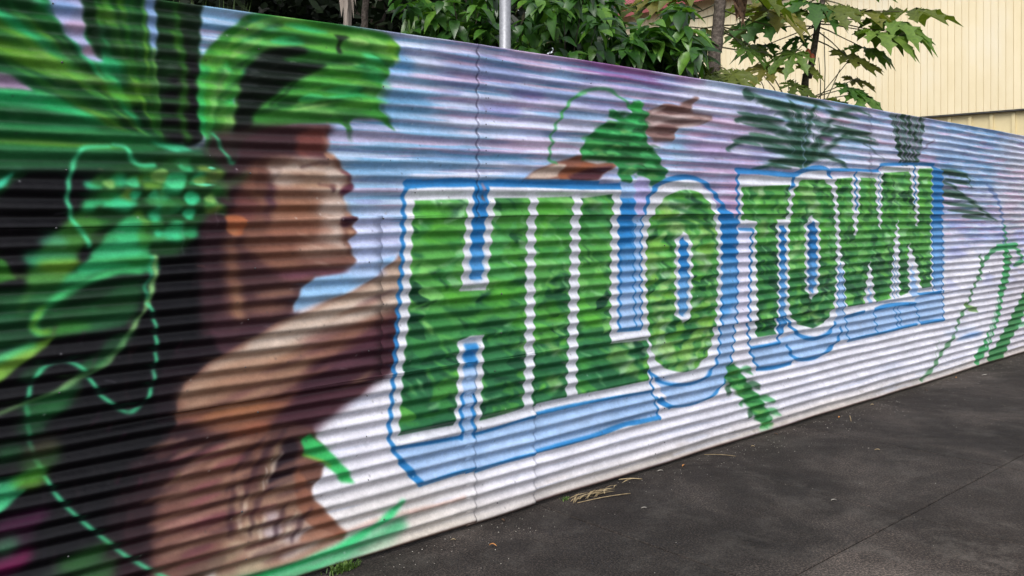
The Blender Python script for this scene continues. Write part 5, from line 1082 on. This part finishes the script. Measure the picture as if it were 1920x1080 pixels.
# grassy clump peeking over the fence top
gr = empty('grass_clump', P3(396, 30, 3.9) - Vector((0, 0, P3(396, 30, 3.9).z)), 'clump of thin yellowish grass blades showing over the top edge of the fence at left', 'grass')
gb = MB(); q = random.Random(2)
for k in range(130):
    x = q.uniform(-.45, .12); top_ = Vector((x + q.uniform(-.12, .12), q.uniform(-.1, .1), 2.40 + q.uniform(.0, .17))); b_0 = Vector((x * .3, q.uniform(-.05, .05), 0)); md = b_0.lerp(top_, .8) + Vector((0, 0, .12))
    tp = top_ + Vector((q.uniform(-.1, .1), 0, -q.uniform(.0, .08))); w2 = Vector((.0035, 0, 0))
    gb.add([b_0 - w2, b_0 + w2, md + w2, tp, md - w2], [(0, 1, 2, 4), (4, 2, 3)])
gb.build('blade', M['grass'], gr)['kind'] = 'stuff'

# ------------------------------------------------------------------ small things on the pavement
def G(px, py):
    Z = EYE * FPX / (py - HOR); return Vector(((px - 960) / FPX * Z, Z, 0))
q = random.Random(12)
def blades(name, cen, n, Lr, spread, along, mat, label, cat, flat=True, wv=.004, group=None):
    root = empty(name, cen, label, cat, group); mb2 = MB()
    for k in range(n):
        o_ = Vector((DX, DY, 0)) * q.gauss(0, spread) + Vector((NX, NY, 0)) * q.gauss(0, spread * along)
        an = (math.atan2(DY, DX) + q.gauss(0, .45)) if flat else q.uniform(0, 6.28); Ln = q.uniform(*Lr)
        if flat:
            d = Vector((math.cos(an), math.sin(an), 0)); sd = Vector((-d.y, d.x, 0)) * wv * q.uniform(.5, 1.4); z0 = .004 + q.uniform(0, .018)
            a0 = o_ - d * Ln / 2; a1 = o_ + d * Ln / 2; a0.z = z0; a1.z = z0 + q.uniform(-.002, .014); md = (a0 + a1) / 2 + Vector((0, 0, .006)) + sd
            mb2.add([a0, md - sd * 1.5, a1, md + sd], [(0, 1, 2, 3)])
        else:
            top_ = o_ + Vector((math.cos(an), math.sin(an), 0)) * Ln * .7; top_.z = Ln * q.uniform(.5, 1); w2 = Vector((-math.sin(an), math.cos(an), 0)) * wv
            md = o_.lerp(top_, .5) + Vector((0, 0, Ln * .25)); mb2.add([o_ - w2, o_ + w2, md + w2, top_, md - w2], [(0, 1, 2, 4), (4, 2, 3)])
    ob = mb2.build('blade', M[mat], root); ob['kind'] = 'stuff'; return root
blades('straw_pile', G(1105, 933), 32, (.04, .2), .09, .12, 'straw', 'little pile of dry straw lying against the foot of the fence', 'dry grass')
c = fw(fence_s(1052)[0], .035, 0); blades('weed_tuft', c, 22, (.01, .025), .025, .3, 'grass', 'tiny green weed at the near end of the straw pile', 'weed', False, .003)
c = G(642, 1070); blades('weed_tuft', c, 260, (.015, .045), .03, .35, 'grass', 'small bright green weed tuft growing at the fence foot nearest the viewer', 'weed', False, .0022)
def strip(name, p0, p1, wd, mat, label, cat, lift=.006, group=None):
    mb2 = MB(); c = (p0 + p1) / 2; d = (p1 - p0); sd = Vector((-d.y, d.x, 0)).normalized() * wd / 2; n = 7; rings = []
    for i in range(n):
        u = i / (n - 1); w_ = (math.sin(math.pi * u) ** .5) * .85 + .12; pz = lift * (1 + math.sin(u * 3.1)) ; rings.append((p0.lerp(p1, u) + Vector((0, 0, pz)) - c, sd * w_))
    V = []
    for pt_, s2 in rings: V += [pt_ - s2, pt_ + Vector((0, 0, -.003)), pt_ + s2, pt_ + Vector((0, 0, .0015))]
    F = []
    for i in range(n - 1):
        for j in range(4): F.append((i*4+j, i*4+(j+1) % 4, (i+1)*4+(j+1) % 4, (i+1)*4+j))
    ob = link(name, mesh(name, V, F, True), M[mat]); ob.location = c; tag(ob, label, cat, group); return ob
strip('straw_stalk', G(1082, 945), G(1182, 927), .007, 'straw', 'long thin straw stalk pointing away from the straw pile', 'straw')
strip('dry_leaf', G(1160, 901), G(1204, 900), .016, 'straw', 'narrow dry leaf lying just beyond the straw pile', 'dry leaf')
strip('twig', G(1320, 854), G(1379, 857), .007, 'straw', 'thin pale twig lying across the dark pavement near the fence', 'twig')
strip('straw_stalk', G(1593, 780), G(1596, 792), .008, 'straw', 'short upright looking straw on the pavement below the plant tail painting', 'straw')
strip('fallen_leaf', G(917, 1025), G(931, 1027), .012, 'orange_leaf', 'small orange fallen leaf on the pavement at the bottom centre', 'fallen leaf', .009)
strip('fallen_leaf', G(1640, 845), G(1650, 845), .012, 'straw', 'tiny tan leaf on the pavement far from the fence', 'fallen leaf', .006)
for px, py, lb in ((1238, 884, 'pale paper scrap near the fence foot'), (1207, 954, 'pale scrap on the slab in front of the dry leaf'), (1846, 704, 'white scrap at the far end of the fence'), (1563, 939, 'tiny grey scrap on the middle of the pavement')):
    strip('scrap', G(px - 5, py), G(px + 5, py - 1), .012, 'pebble', lb, 'litter', .004)
LFL = ['tan dry leaf at the fence foot nearest the viewer', 'dark brown dead leaf below the painted blue slab of the H', 'orange dry leaf just beyond the straw pile at the fence', 'tan dry leaf below the gap between the two painted words', 'dark brown dead leaf near the painted plant tail', 'orange dry leaf at the fence foot below the letter T', 'tan dry leaf at the fence foot below the letter W', 'dark brown dead leaf at the fence foot below the letter N', 'orange dry leaf furthest along the fence foot']
for k, (s_, o_) in enumerate([(2.6, .09), (2.95, .05), (4.4, .08), (5.1, .12), (5.5, .05), (6.3, .1), (6.9, .07), (7.8, .12), (8.6, .06)]):
    c_ = fw(s_, o_, 0); d_ = Vector((math.cos(k * 2.1), math.sin(k * 2.1), 0)) * (.012 + .004 * (k % 3))
    strip('fallen_leaf', c_ - d_, c_ + d_, .011 + .003 * (k % 2), ('straw', 'dead', 'orange_leaf')[k % 3], LFL[k], 'fallen leaf', .006, 'dry leaves along the fence foot')
pb = MB()
for k in range(800):
    s_ = q.uniform(2.0, 11); o_ = abs(q.gauss(0, .16)) + .02 if q.random() < .8 else q.uniform(.1, 3)
    c = fw(s_, o_, 0); r_ = q.uniform(.0012, .0036); h2 = r_ * .8
    vs = [c + Vector((math.cos(a_) * r_ * q.uniform(.7, 1.2), math.sin(a_) * r_ * q.uniform(.7, 1.2), 0)) for a_ in (0, 1.2, 2.5, 3.8, 5)] + [c + Vector((0, 0, h2))]
    pb.add(vs, [(0, 1, 5), (1, 2, 5), (2, 3, 5), (3, 4, 5), (4, 0, 5)])
tag(pb.build('pebbles', M['pebble']), 'loose grit and tiny stones scattered over the pavement', 'grit', None, 'stuff')
